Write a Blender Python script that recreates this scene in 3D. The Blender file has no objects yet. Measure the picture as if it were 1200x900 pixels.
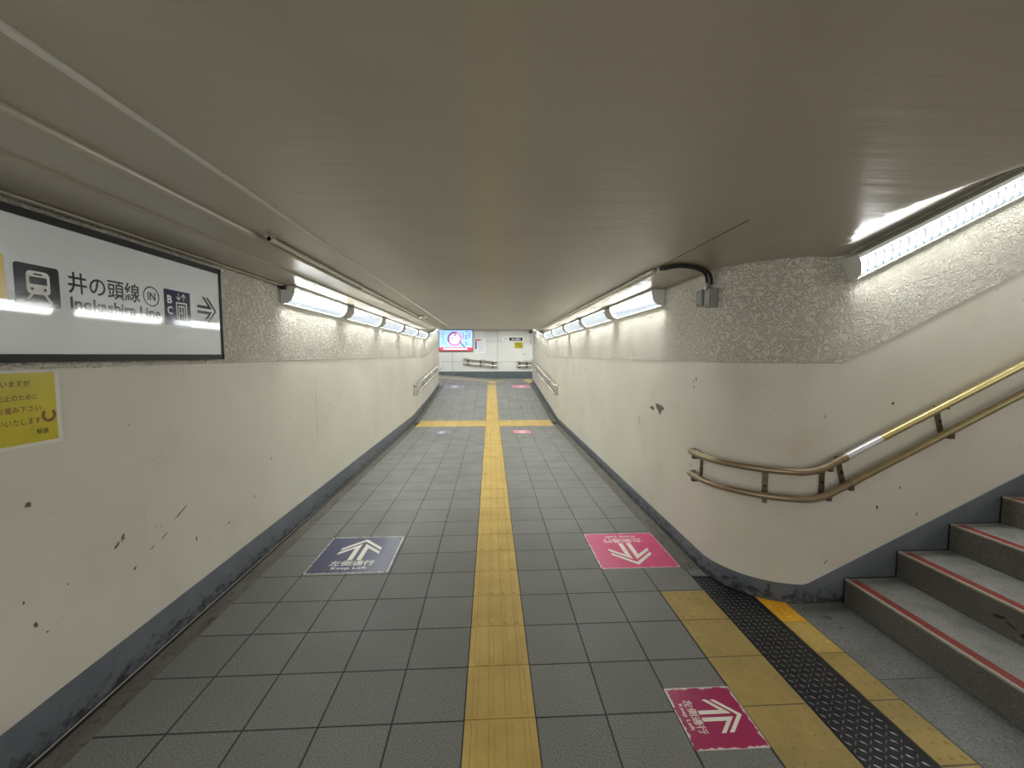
import bpy, bmesh, math, random
from mathutils import Vector, Matrix

# ------------------------------------------------------------------ camera, world, exposure
SC = bpy.context.scene
COL = SC.collection
PSI, TH, CAMH, FPX = 2.9316, 3.9936, 1.53, 487.0
cam_d = bpy.data.cameras.new('camera')
cam = bpy.data.objects.new('camera', cam_d)
COL.objects.link(cam)
SC.camera = cam
cam_d.sensor_width = 36.0
cam_d.lens = FPX / 1200.0 * 36.0
cam_d.clip_start = 0.02
cam_d.clip_end = 100
_p, _t = math.radians(PSI), math.radians(TH)
_f = Vector((math.sin(_p) * math.cos(_t), math.cos(_p) * math.cos(_t), -math.sin(_t)))
_r = Vector((math.cos(_p), -math.sin(_p), 0))
_u = _r.cross(_f)
cam.matrix_world = Matrix(((_r.x, _u.x, -_f.x, 0), (_r.y, _u.y, -_f.y, 0), (_r.z, _u.z, -_f.z, CAMH), (0, 0, 0, 1)))

W = bpy.data.worlds.new('world')
SC.world = W
W.use_nodes = True
W.node_tree.nodes['Background'].inputs[0].default_value = (1.0, 0.99, 0.97, 1)
W.node_tree.nodes['Background'].inputs[1].default_value = 1.0
SC.view_settings.view_transform = 'Standard'
SC.view_settings.look = 'None'
SC.view_settings.gamma = 1
SC.view_settings.use_curve_mapping = False
SC.view_settings.exposure = 1.1
LAMP_E = 26.0          # strip-light tubes
random.seed(7)

# ------------------------------------------------------------------ helpers
def srgb(r, g, b):
    def f(c):
        c /= 255.0
        return c / 12.92 if c <= 0.04045 else ((c + 0.055) / 1.055) ** 2.4
    return (f(r), f(g), f(b), 1)


class NT:
    """tiny node-graph writer"""
    def __init__(self, name, rough=0.6, metal=0.0, spec=0.5):
        self.m = bpy.data.materials.new(name)
        self.m.use_nodes = True
        self.t = self.m.node_tree
        self.b = self.t.nodes['Principled BSDF']
        self.b.inputs['Roughness'].default_value = rough
        self.b.inputs['Metallic'].default_value = metal
        self.b.inputs['Specular IOR Level'].default_value = spec
        self.pos = self.t.nodes.new('ShaderNodeNewGeometry').outputs['Position']

    def n(self, typ, **kw):
        nd = self.t.nodes.new(typ)
        for k, v in kw.items():
            setattr(nd, k, v)
        return nd

    def link(self, a, b):
        self.t.links.new(a, b)

    def setin(self, sock, v):
        if hasattr(v, 'is_output'):
            self.link(v, sock)
        else:
            sock.default_value = v

    def math(self, op, a, b=0.0, c=None):
        nd = self.n('ShaderNodeMath', operation=op)
        self.setin(nd.inputs[0], a)
        self.setin(nd.inputs[1], b)
        if c is not None:
            self.setin(nd.inputs[2], c)
        return nd.outputs[0]

    def noise(self, scale, detail=4, rough=0.55, vec=None, stretch=None, dist=0.0):
        nd = self.n('ShaderNodeTexNoise')
        nd.inputs['Scale'].default_value = scale
        nd.inputs['Detail'].default_value = detail
        nd.inputs['Roughness'].default_value = rough
        nd.inputs['Distortion'].default_value = dist
        v = vec or self.pos
        if stretch:
            mp = self.n('ShaderNodeMapping')
            mp.inputs['Scale'].default_value = stretch
            self.link(v, mp.inputs['Vector'])
            v = mp.outputs[0]
        self.link(v, nd.inputs['Vector'])
        return nd.outputs['Fac']

    def ramp(self, v, a, b, lo=0.0, hi=1.0):
        nd = self.n('ShaderNodeMapRange', clamp=True)
        self.setin(nd.inputs[0], v)
        for i, x in zip((1, 2, 3, 4), (a, b, lo, hi)):
            nd.inputs[i].default_value = x
        return nd.outputs[0]

    def mix(self, fac, a, b, mode='MIX'):
        nd = self.n('ShaderNodeMix', data_type='RGBA', blend_type=mode)
        self.setin(nd.inputs[0], fac)
        self.setin(nd.inputs[6], a)
        self.setin(nd.inputs[7], b)
        return nd.outputs[2]

    def sep(self):
        nd = self.n('ShaderNodeSeparateXYZ')
        self.link(self.pos, nd.inputs[0])
        return nd.outputs

    def color(self, c):
        self.setin(self.b.inputs['Base Color'], c)

    def bump(self, h, strength=0.5, dist=0.01):
        nd = self.n('ShaderNodeBump')
        nd.inputs['Strength'].default_value = strength
        nd.inputs['Distance'].default_value = dist
        self.link(h, nd.inputs['Height'])
        self.link(nd.outputs[0], self.b.inputs['Normal'])


def plain(name, c, rough=0.5, metal=0.0, vary=0.12, scale=30.0, spec=0.5):
    t = NT(name, rough, metal, spec)
    v = t.ramp(t.noise(scale), 0.3, 0.7, 1 - vary, 1 + vary * 0.5)
    mx = t.mix(1.0, c, (1, 1, 1, 1), 'MULTIPLY')
    nd = mx.node
    t.link(v, nd.inputs[7])
    t.color(mx)
    return t.m


def emit(name, c, strength):
    t = NT(name, 0.4)
    t.color(c)
    t.b.inputs['Emission Color'].default_value = c
    t.b.inputs['Emission Strength'].default_value = strength
    return t.m


class MB:
    def __init__(self):
        self.v, self.f, self.mi = [], [], []

    def face(self, pts, mi=0):
        i = len(self.v)
        self.v += [Vector(p) for p in pts]
        self.f.append(tuple(range(i, i + len(pts))))
        self.mi.append(mi)

    def add(self, vs, fs, mi=0):
        i = len(self.v)
        self.v += [Vector(p) for p in vs]
        for q in fs:
            self.f.append(tuple(i + k for k in q))
            self.mi.append(mi)
        return self

    def box(self, x0, x1, y0, y1, z0, z1, mi=0, M=None, bev=0.0):
        bm = bmesh.new()
        bmesh.ops.create_cube(bm, size=1.0)
        for v in bm.verts:
            v.co = Vector(((x0 + x1) / 2 + v.co.x * (x1 - x0), (y0 + y1) / 2 + v.co.y * (y1 - y0), (z0 + z1) / 2 + v.co.z * (z1 - z0)))
        if bev:
            bmesh.ops.bevel(bm, geom=bm.edges[:], offset=bev, segments=2, affect='EDGES', profile=0.5)
        self.frombm(bm, mi, M)
        return self

    def frombm(self, bm, mi=0, M=None):
        bm.verts.index_update()
        vs = [(M @ v.co) if M else v.co.copy() for v in bm.verts]
        fs = [[v.index for v in f.verts] for f in bm.faces]
        bm.free()
        self.add(vs, fs, mi)

    def tube(self, pts, r, n=12, mi=0, caps=True, closed=False):
        pts = [Vector(p) for p in pts]
        k = len(pts)
        rings = []
        ref = None
        for i, p in enumerate(pts):
            if closed:
                d = pts[(i + 1) % k] - pts[i - 1]
            else:
                d = pts[min(i + 1, k - 1)] - pts[max(i - 1, 0)]
            d.normalize()
            if ref is None:
                ref = Vector((0, 0, 1)) if abs(d.z) < 0.9 else Vector((1, 0, 0))
            a = (ref - d * ref.dot(d)).normalized()
            ref = a
            b = d.cross(a)
            rr = r[i] if isinstance(r, (list, tuple)) else r
            rings.append([p + (a * math.cos(t) + b * math.sin(t)) * rr for t in (2 * math.pi * j / n for j in range(n))])
        base = len(self.v)
        for q in rings:
            self.v += q
        m = k if closed else k - 1
        for i in range(m):
            for j in range(n):
                a0 = base + i * n
                a1 = base + ((i + 1) % k) * n
                self.f.append((a0 + j, a0 + (j + 1) % n, a1 + (j + 1) % n, a1 + j))
                self.mi.append(mi)
        if caps and not closed:
            self.f.append(tuple(base + j for j in reversed(range(n))))
            self.f.append(tuple(base + (k - 1) * n + j for j in range(n)))
            self.mi += [mi, mi]
        return self

    def prism(self, frame, pts, d0, d1, mi=0):
        lo = [frame(u, v, d0) for u, v in pts]
        hi = [frame(u, v, d1) for u, v in pts]
        n = len(pts)
        fs = [tuple(range(n, 2 * n)), tuple(reversed(range(n)))]
        fs += [(i, (i + 1) % n, n + (i + 1) % n, n + i) for i in range(n)]
        return self.add(lo + hi, fs, mi)

    def strip(self, A, B, mi=0):
        """quads between two polylines of equal length"""
        n = len(A)
        return self.add(list(A) + list(B), [(i, i + 1, n + i + 1, n + i) for i in range(n - 1)], mi)

    def build(self, name, mats, parent=None, recalc=True, smooth=None):
        me = bpy.data.meshes.new(name)
        off = parent_loc(parent)
        me.from_pydata([tuple(p - off) for p in self.v], [], self.f)
        for m in (mats if isinstance(mats, (list, tuple)) else [mats]):
            me.materials.append(m)
        for p, i in zip(me.polygons, self.mi):
            p.material_index = i
        if recalc:
            bm = bmesh.new()
            bm.from_mesh(me)
            bmesh.ops.recalc_face_normals(bm, faces=bm.faces[:])
            bm.to_mesh(me)
            bm.free()
        if smooth:
            for p in me.polygons:
                p.use_smooth = True
            me.set_sharp_from_angle(angle=math.radians(smooth))
        o = bpy.data.objects.new(name, me)
        COL.objects.link(o)
        if parent:
            o.parent = parent
        return o


def parent_loc(p):
    v = Vector((0, 0, 0))
    while p:
        v += p.location
        p = p.parent
    return v


def tag(o, label, cat, group=None, kind=None):
    o['label'] = label
    o['category'] = cat
    if group:
        o['group'] = group
    if kind:
        o['kind'] = kind
    return o


def thing(name, label, cat, loc=(0, 0, 0), group=None):
    o = bpy.data.objects.new(name, None)
    o.empty_display_size = 0.1
    COL.objects.link(o)
    o.location = loc
    return tag(o, label, cat, group)


def struct(o):
    o['kind'] = 'structure'
    return o


def dup(root, loc, rot, label, group=None):
    r = root.copy()
    COL.objects.link(r)
    r.location = loc
    r.rotation_euler = rot
    r['label'] = label
    if group:
        r['group'] = group
    for ch in root.children:
        c = ch.copy()
        COL.objects.link(c)
        c.parent = r
        for g in ch.children:
            d = g.copy()
            COL.objects.link(d)
            d.parent = c
    return r


def frame_of(o, ex, ey, n):
    o, ex, ey, n = Vector(o), Vector(ex), Vector(ey), Vector(n)
    return lambda u, v, d=0.0: o + ex * u + ey * v + n * d


def text_faces(body, bold=0.0):
    cu = bpy.data.curves.new('t', 'FONT')
    cu.body = body
    cu.size = 1.0
    cu.offset = bold
    cu.resolution_u = 3
    ob = bpy.data.objects.new('t', cu)
    COL.objects.link(ob)
    dg = bpy.context.evaluated_depsgraph_get()
    me = bpy.data.meshes.new_from_object(ob.evaluated_get(dg))
    vs = [v.co.copy() for v in me.vertices]
    fs = [tuple(p.vertices) for p in me.polygons]
    bpy.data.objects.remove(ob)
    bpy.data.curves.remove(cu)
    bpy.data.meshes.remove(me)
    return vs, fs


def put_text(mb, frame, body, u0, u1, v0, v1, d, mi=0, bold=0.0, keep=None):
    """text fitted to the box u0..u1, v0..v1; keep='h' keeps the aspect from the height, left aligned"""
    vs, fs = text_faces(body, bold)
    if not vs:
        return
    ax, bx = min(v.x for v in vs), max(v.x for v in vs)
    ay, by = min(v.y for v in vs), max(v.y for v in vs)
    sx = (u1 - u0) / max(1e-6, bx - ax)
    sy = (v1 - v0) / max(1e-6, by - ay)
    if keep == 'h':
        sx = sy
    mb.add([frame(u0 + (v.x - ax) * sx, v0 + (v.y - ay) * sy, d) for v in vs], fs, mi)


def rrect(u0, u1, v0, v1, r, n=5):
    pts = []
    for cx, cy, a in ((u1 - r, v1 - r, 0), (u0 + r, v1 - r, 90), (u0 + r, v0 + r, 180), (u1 - r, v0 + r, 270)):
        for i in range(n + 1):
            t = math.radians(a + 90.0 * i / n)
            pts.append((cx + r * math.cos(t), cy + r * math.sin(t)))
    return pts


def disc(cu, cv, r, n=24):
    return [(cu + r * math.cos(2 * math.pi * i / n), cv + r * math.sin(2 * math.pi * i / n)) for i in range(n)]


def ring(mb, frame, cu, cv, r0, r1, d, mi=0, a0=0, a1=360, n=32):
    for i in range(n):
        t0 = math.radians(a0 + (a1 - a0) * i / n)
        t1 = math.radians(a0 + (a1 - a0) * (i + 1) / n)
        mb.face([frame(cu + r0 * math.cos(t0), cv + r0 * math.sin(t0), d), frame(cu + r1 * math.cos(t0), cv + r1 * math.sin(t0), d),
                 frame(cu + r1 * math.cos(t1), cv + r1 * math.sin(t1), d), frame(cu + r0 * math.cos(t1), cv + r0 * math.sin(t1), d)], mi)


# ------------------------------------------------------------------ site dimensions
XL, XR = -1.72, 1.50            # tunnel walls
YS = 2.37                       # wall along the stairs
RC = 0.45                       # rounded corner radius
CXC, CYC = XR + RC, YS + RC
T, TX0, TY0 = 0.3005, -0.1157, 1.647
Y0 = -2.6                       # modelled from here
YB, YT = TY0 + 25 * T, 14.5     # ramp foot and top
RS = 0.10
ZT = RS * (YT - YB)
YE = 9.25                       # level ceiling ends
YWL, YWR, YF = 14.0, 15.0, 17.65
ZC = 2.10


def zfloor(x, y):
    z = 0.0 if y < YB else RS * (min(y, YT) - YB)
    if y > YT - 0.01:
        z += max(0.0, 0.1 - x) * 0.075 * min(1.0, (y - YT) / 1.0)
    return z


def zband(y):                   # lower edge of the stucco band along the tunnel
    return 1.48 if y < 10.95 else 1.48 + 0.14 * (y - 10.95)


def zceil_y(y):
    return ZC if y < YE else ZC + 0.12 * (min(y, YWL) - YE)


def zceil_x(x, y=2.37):
    """ceiling bends up over the stairs; the bend curves in towards the wall"""
    c = 1.62 + 0.42 * max(0.0, (min(YS, y) - 1.5) / 0.87) ** 1.7
    w = 0.045
    if x < c - w:
        return ZC
    if x < c + w:
        return ZC + 0.5 * (x - c + w) ** 2 / (4 * w)
    return ZC + 0.5 * (x - c)


def zband_x(x):
    return 1.48 if x < 2.09 else 1.48 + 0.502 * (x - 2.09)


# ------------------------------------------------------------------ materials
# smooth cream wall paint with scuffs
def wall_paint():
    t = NT('cream_wall_paint', 0.42, spec=0.35)
    big = t.ramp(t.noise(1.3, 5), 0.35, 0.7)
    c = t.mix(big, srgb(205, 201, 188), srgb(195, 190, 175))
    pink = t.ramp(t.noise(2.6, 3), 0.58, 0.75, 0, 0.35)
    c = t.mix(pink, c, srgb(196, 176, 160))
    sc = t.ramp(t.noise(17, 6, 0.72, stretch=(1, 1.0, 0.8)), 0.665, 0.74, 0, 0.5)
    c = t.mix(sc, c, srgb(98, 94, 86))
    sp = t.ramp(t.noise(75, 3, 0.6), 0.715, 0.76, 0, 0.7)
    c = t.mix(sp, c, srgb(70, 66, 60))
    st = t.ramp(t.noise(9, 4, 0.6, stretch=(1, 1, 0.12)), 0.66, 0.8, 0, 0.22)
    c = t.mix(st, c, srgb(120, 114, 102))
    t.color(c)
    t.bump(t.noise(38, 5), 0.12, 0.004)
    return t.m


def stucco():
    t = NT('cream_stucco', 0.6, spec=0.3)
    n1 = t.noise(34, 2, 0.5, dist=0.8)
    a = t.math('ABSOLUTE', t.math('SUBTRACT', n1, 0.5))
    b = t.noise(90, 2, 0.5)
    big = t.noise(24, 3, 0.5)
    h = t.math('ADD', t.math('ADD', t.ramp(a, 0.0, 0.075), t.math('MULTIPLY', b, 0.35)), t.math('MULTIPLY', big, 0.6))
    grime = t.ramp(t.noise(3.0, 5), 0.4, 0.75, 0, 0.5)
    c = t.mix(grime, srgb(204, 199, 186), srgb(180, 172, 156))
    pit_shade = t.ramp(a, 0.0, 0.035, 0.22, 0.0)  # shade of the stucco grooves, painted into the colour along the relief
    c = t.mix(pit_shade, c, srgb(136, 126, 106))
    t.color(c)
    t.bump(h, 0.8, 0.009)
    return t.m


def ceiling_paint():
    t = NT('taupe_gloss_ceiling_paint', 0.31, spec=1.0)
    c = t.mix(t.ramp(t.noise(1.1, 5), 0.35, 0.7), srgb(172, 164, 149), srgb(160, 152, 137))
    sp = t.ramp(t.noise(60, 3), 0.76, 0.79, 0, 0.5)
    c = t.mix(sp, c, srgb(100, 92, 80))
    t.color(c)
    w = t.noise(1.0, 4, 0.55, stretch=(1.0, 13, 1))
    w2 = t.noise(1.0, 3, 0.5, stretch=(3.5, 5, 1))
    g = t.noise(260, 2)
    h = t.math('ADD', t.math('ADD', w, t.math('MULTIPLY', w2, 0.5)), t.math('MULTIPLY', g, 0.05))
    t.bump(h, 0.25, 0.012)
    return t.m


def tiles():
    t = NT('grey_floor_tiles', 0.5, spec=0.28)
    x, y, z = t.sep()
    u = t.math('DIVIDE', t.math('SUBTRACT', x, TX0), T)
    v = t.math('DIVIDE', t.math('SUBTRACT', y, TY0), T)
    du = t.math('PINGPONG', u, 0.5)
    dv = t.math('PINGPONG', v, 0.5)
    d = t.math('MINIMUM', du, dv)
    g = t.ramp(d, 0.009, 0.016)
    cx = t.n('ShaderNodeCombineXYZ')
    t.link(t.math('FLOOR', u), cx.inputs[0])
    t.link(t.math('FLOOR', v), cx.inputs[1])
    wn = t.n('ShaderNodeTexWhiteNoise', noise_dimensions='2D')
    t.link(cx.outputs[0], wn.inputs[0])
    c = t.mix(wn.outputs[0], srgb(130, 131, 126), srgb(140, 140, 134))
    c = t.mix(t.ramp(t.noise(170, 3, 0.75), 0.38, 0.60, 0, 0.9), c, srgb(80, 81, 78))
    c = t.mix(t.ramp(t.noise(1.7, 5), 0.42, 0.7, 0, 0.4), c, srgb(112, 112, 106))
    c = t.mix(g, srgb(44, 43, 40), c)
    t.color(c)
    r = t.ramp(t.noise(3.5, 4), 0.3, 0.7, 0.46, 0.65)
    t.link(r, t.b.inputs['Roughness'])
    t.bump(t.math('ADD', g, t.math('MULTIPLY', t.noise(190, 3), 0.3)), 0.6, 0.003)
    return t.m


def granite(name, c0, c1, rough=0.6):
    t = NT(name, rough)
    c = t.mix(t.ramp(t.noise(170, 3, 0.8), 0.38, 0.62), c0, c1)
    c = t.mix(t.ramp(t.noise(130, 2), 0.68, 0.74, 0, 0.6), c, srgb(190, 188, 180))
    c = t.mix(t.ramp(t.noise(6, 5), 0.45, 0.7, 0, 0.45), c, srgb(66, 65, 60))
    t.color(c)
    t.bump(t.noise(300, 3), 0.25, 0.003)
    return t.m


def concrete(name, c0, c1):
    t = NT(name, 0.75)
    c = t.mix(t.ramp(t.noise(5, 6, stretch=(3, 1, 1)), 0.35, 0.7), c0, c1)
    c = t.mix(t.ramp(t.noise(22, 5), 0.56, 0.66, 0, 0.7), c, srgb(48, 46, 42))
    t.color(c)
    t.bump(t.noise(60, 5), 0.4, 0.006)
    return t.m


def base_paint(zmax):
    t = NT('slate_blue_base_paint', 0.5)
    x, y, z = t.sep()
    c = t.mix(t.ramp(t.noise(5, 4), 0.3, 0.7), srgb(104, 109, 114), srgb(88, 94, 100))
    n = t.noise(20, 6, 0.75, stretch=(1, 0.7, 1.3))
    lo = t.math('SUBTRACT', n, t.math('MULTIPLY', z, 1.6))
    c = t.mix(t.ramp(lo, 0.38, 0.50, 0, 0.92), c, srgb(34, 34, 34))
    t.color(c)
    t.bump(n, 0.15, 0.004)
    return t.m


def yellow_tile(name, c0, c1, wear=0.5):
    t = NT(name, 0.55)
    c = t.mix(t.ramp(t.noise(4, 5), 0.35, 0.68), c0, c1)
    c = t.mix(t.ramp(t.noise(45, 5, 0.7), 0.62, 0.72, 0, wear), c, srgb(96, 80, 40))
    t.color(c)
    t.bump(t.noise(200, 3), 0.15, 0.002)
    return t.m


M = {}
M['wall'] = wall_paint()
M['stucco'] = stucco()
M['ceil'] = ceiling_paint()
M['tiles'] = tiles()
M['base'] = base_paint(0.2)
M['gutter'] = concrete('gutter_concrete', srgb(104, 100, 90), srgb(82, 79, 71))
M['kerb'] = concrete('ramp_kerb_concrete', srgb(120, 119, 112), srgb(98, 97, 92))
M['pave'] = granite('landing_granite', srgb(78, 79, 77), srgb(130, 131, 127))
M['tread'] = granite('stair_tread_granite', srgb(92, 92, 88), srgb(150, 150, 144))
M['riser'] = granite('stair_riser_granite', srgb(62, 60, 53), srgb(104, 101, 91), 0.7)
M['yellow'] = yellow_tile('tactile_yellow', srgb(186, 158, 84), srgb(168, 140, 70))
M['yellow_bold'] = yellow_tile('tactile_bright_yellow', srgb(222, 166, 30), srgb(208, 152, 28), 0.4)
M['yellow_worn'] = yellow_tile('tactile_worn_yellow', srgb(162, 138, 74), srgb(142, 122, 68), 0.7)
M['grout'] = plain('dark_grout', srgb(56, 54, 48), 0.8)
M['black'] = plain('black_gap', srgb(18, 18, 18), 0.8)
M['steel_dark'] = plain('dark_checker_steel', srgb(44, 44, 48), 0.34, 0.6, 0.3, 12)
M['steel_tread'] = plain('worn_bright_steel', srgb(128, 128, 132), 0.32, 0.85, 0.25, 30)
M['lamp_white'] = plain('lamp_enamel', srgb(212, 212, 205), 0.4, 0, 0.05, 8)
M['lamp_glow'] = emit('lamp_glow', (0.965, 1.0, 1.0, 1), LAMP_E)
M['louvre'] = plain('lamp_louvre_grey', srgb(56, 59, 61), 0.6, 0, 0.03, 8, 0.1)
M['frame_black'] = plain('sign_frame_black', srgb(30, 28, 26), 0.5, 0, 0.1, 10, 0.25)
M['pipe'] = plain('painted_conduit', srgb(186, 180, 164), 0.35, 0, 0.06, 10)
M['pale_bead'] = plain('pale_ceiling_bead', srgb(208, 206, 198), 0.45, 0, 0.06, 10)
M['cable'] = plain('dark_sheathed_cable', srgb(34, 28, 24), 0.55, 0, 0.2, 30, 0.3)
M['jbox'] = plain('grey_junction_box', srgb(136, 136, 128), 0.45, 0, 0.08, 20)
M['rail'] = plain('bronze_rail', srgb(150, 134, 108), 0.32, 0.55, 0.12, 14)
M['rail_gold'] = plain('gold_rail', srgb(186, 170, 118), 0.3, 0.7, 0.1, 10)
M['rail_worn'] = plain('olive_worn_rail', srgb(150, 136, 98), 0.42, 0.6, 0.2, 12)
M['sleeve'] = plain('silver_sleeve', srgb(214, 216, 220), 0.3, 0.4, 0.04, 10)
M['bracket'] = plain('bracket_bronze', srgb(104, 92, 76), 0.4, 0.6, 0.2, 20)
M['chrome'] = plain('bright_steel_rail', srgb(205, 203, 192), 0.25, 0.85, 0.1, 10)
M['screw'] = plain('dark_screw', srgb(36, 32, 28), 0.4, 0.6)
M['chip'] = plain('bare_grey_patch', srgb(98, 96, 92), 0.8, 0, 0.25, 60)
M['chip_dark'] = plain('dark_scuff', srgb(88, 82, 73), 0.8, 0, 0.25, 60)
M['ink'] = plain('sign_ink', srgb(34, 36, 42), 0.08, 0, 0.03, 8, 0.4)
M['navy'] = plain('sign_navy', srgb(36, 46, 80), 0.08, 0, 0.03, 8, 0.4)
M['sign_yellow'] = plain('sign_yellow', srgb(206, 176, 60), 0.25, 0, 0.03, 8)
M['white_print'] = plain('white_print', srgb(226, 226, 222), 0.45, 0, 0.05, 20)
M['red_stripe'] = plain('red_nosing', srgb(122, 38, 30), 0.55, 0, 0.25, 40)
M['white_line'] = plain('pale_nosing_line', srgb(156, 149, 136), 0.6, 0, 0.25, 60)
t = NT('sign_acrylic', 0.035, spec=0.6)
t.color(t.mix(t.ramp(t.noise(2), 0.3, 0.7), srgb(232, 236, 238), srgb(226, 231, 234)))
t.bump(t.noise(1.0, 2, stretch=(1, 2.0, 26)), 0.012, 0.004)
M['acrylic'] = t.m
M['panel'] = None

# ------------------------------------------------------------------ setting: floor
def ys(a, b, st=0.9):
    n = max(1, int(round((b - a) / st)))
    return [a + (b - a) * i / n for i in range(n + 1)]

fl = MB()
yy = ys(Y0, YB, 0.75) + ys(YB, YT, 0.6)[1:]
fl.strip([(XL - 0.1, y, zfloor(0, y)) for y in yy], [(2.25 if y < YS + 0.2 else XR + 0.12, y, zfloor(0, y)) for y in yy])
gx = [-6, -4, -2.5, -1.72, -1.2, -0.6, 0.1, 0.8, 1.5, 2.2, 4.5]
gy = [YT, YT + 0.5, YT + 1.0, YT + 2, YF + 0.05]
for a in range(len(gy) - 1):
    fl.strip([(x, gy[a + 1], zfloor(x, gy[a + 1])) for x in gx], [(x, gy[a], zfloor(x, gy[a])) for x in gx])
floor = struct(fl.build('floor', M['tiles'], recalc=False))

# gutters
def ribbon(name, x0, x1, y0, y1, h, mat, n=24, sides=True):
    m = MB()
    yy = sorted(set([y0 + (y1 - y0) * i / n for i in range(n + 1)] + ([YB] if y0 < YB < y1 else [])))
    A = [(x0, y, zfloor(0.1, y) + h) for y in yy]
    B = [(x1, y, zfloor(0.1, y) + h) for y in yy]
    m.strip(A, B)
    if sides:
        lo = lambda P: [(p[0], p[1], p[2] - h + 0.0005) for p in P]
        m.strip(B, lo(B))
        m.strip(lo(A), A)
        m.strip([A[0], B[0]][::-1], [lo(A)[0], lo(B)[0]][::-1])
        m.strip([A[-1], B[-1]], [lo(A)[-1], lo(B)[-1]])
    return struct(m.build(name, mat))

ribbon('trim_1', XL + 0.004, -1.597, Y0, YB - 0.08, 0.002, M['gutter'])
ribbon('trim_2', 1.372, XR - 0.004, 2.80, YB - 0.08, 0.002, M['gutter'])
ribbon('trim_3', XL + 0.03, -1.60, YB + 0.03, YWL, 0.03, M['kerb'])
ribbon('trim_4', 1.39, XR - 0.03, YB + 0.03, YWR - 0.4, 0.03, M['kerb'])
# stone landing at the foot of the stairs, laid in long slabs
for i, (a, b) in enumerate(((1.768, 2.364), (0.868, 1.762), (-0.032, 0.862), (-1.2, -0.038))):
    m = MB()
    m.box(1.822, 2.158, a, b, 0.0004, 0.003, bev=0.001)
    struct(m.build('floor', M['pave']))

# ------------------------------------------------------------------ setting: walls
def path_right(off=0.0):
    """wall line from the far end to beyond the stairs, off = distance into the room"""
    P = [(4.5, YWR + off), (XR + 0.12, YWR + off), (XR + 0.03 - off, YWR - 0.02), (XR - off, YWR - 0.1)]
    y = YWR - 0.1
    for yq in (14.0, 13.0, 12.0, 10.95, 10.0, 9.25, YB, 8.0, 7.0, 6.0, 5.0, 4.0, 3.4, CYC):
        P.append((XR - off, yq))
    for i in range(1, 20):
        a = math.radians(180 + 90 * i / 19)
        P.append((CXC + (RC + off) * math.cos(a), CYC + (RC + off) * math.sin(a)))
    for x in (2.02, 2.09, 2.2, 2.3, 2.5, 3.0, 3.5, 4.0, 4.5, 5.0, 5.5):
        P.append((x, YS - off))
    return P


def isstair(x, y):
    return y < CYC + 0.001 and x > CXC - 0.001


def zb_right(x, y):
    return zband_x(x) if isstair(x, y) else zband(min(y, YWR))


def zc_right(x, y):
    return zceil_x(x) if isstair(x, y) else zceil_y(y)


def smoothwall(m, name, mat):
    o = m.build(name, mat, recalc=False, smooth=25)
    return struct(o)


m = MB()
P = path_right()
m.strip([(x, y, zb_right(x, y)) for x, y in P], [(x, y, -0.02) for x, y in P])
Q = path_right(-0.14)
m.strip([(x, y, -0.02) for x, y in Q], [(x, y, zb_right(x, y)) for x, y in Q])
wall_right = smoothwall(m, 'wall_right', M['wall'])

m = MB()
P4 = path_right(0.004)
m.strip([(x, y, zc_right(x, y) + 0.02) for x, y in P4], [(x, y, zb_right(x, y) + 0.004) for x, y in P4])
m.strip([(x, y, zb_right(x, y) + 0.004) for x, y in P4], [(x, y, zb_right(x, y) - 0.004) for x, y in path_right(-0.002)])
sb = m.build('stucco_band', M['stucco'], wall_right, recalc=False, smooth=25)

LP = [(-6.0, YWL), (XL - 0.1, YWL), (XL - 0.02, YWL - 0.01), (XL, YWL - 0.08)] + [(XL, y) for y in (13.0, 12.0, 10.95, 10.0, YE, YB, 8, 7, 6, 5, 4, 3, 2, 1, 0, -1, Y0)]
m = MB()
m.strip([(x, y, -0.02) for x, y in LP], [(x, y, zband(y)) for x, y in LP])
LQ = [(x - 0.14 if y < YWL - 0.2 else x - 0.1, y + (0.0 if y < YWL - 0.2 else -0.14)) for x, y in LP]
m.strip([(x, y, zband(y)) for x, y in LQ], [(x, y, -0.02) for x, y in LQ])
wall_left = smoothwall(m, 'wall_left', M['wall'])
m = MB()
L4 = [(x + (0.004 if y < YWL - 0.001 else 0), y) for x, y in LP]
m.strip([(x, y, zband(y) + 0.004) for x, y in L4], [(x, y, zceil_y(y) + 0.02) for x, y in L4])
m.strip([(x, y, zband(y) - 0.004) for x, y in LP], [(x, y, zband(y) + 0.004) for x, y in L4])
m.build('stucco_band', M['stucco'], wall_left, recalc=False, smooth=25)

# wall behind the camera's right-hand side, closing the stair flight
m = MB()
m.box(1.5, 5.5, -1.34, -1.2, -0.02, 4.2)
m.box(1.5, 1.64, Y0, -1.34, -0.02, 2.12)
struct(m.build('wall_stair', M['wall']))

# skirting painted on the walls
def skirting(name, path, ztop, zbot, th=0.006):
    m = MB()
    n = len(path)
    A = [(p[0], p[1], zbot(*p)) for p in path]
    B = [(p[0], p[1], ztop(*p)) for p in path]
    m.strip(A, B)
    C = [(p[2], p[3], ztop(*p)) for p in path]
    m.strip(B, C)
    return struct(m.build(name, M['base'], recalc=False, smooth=25))

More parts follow.
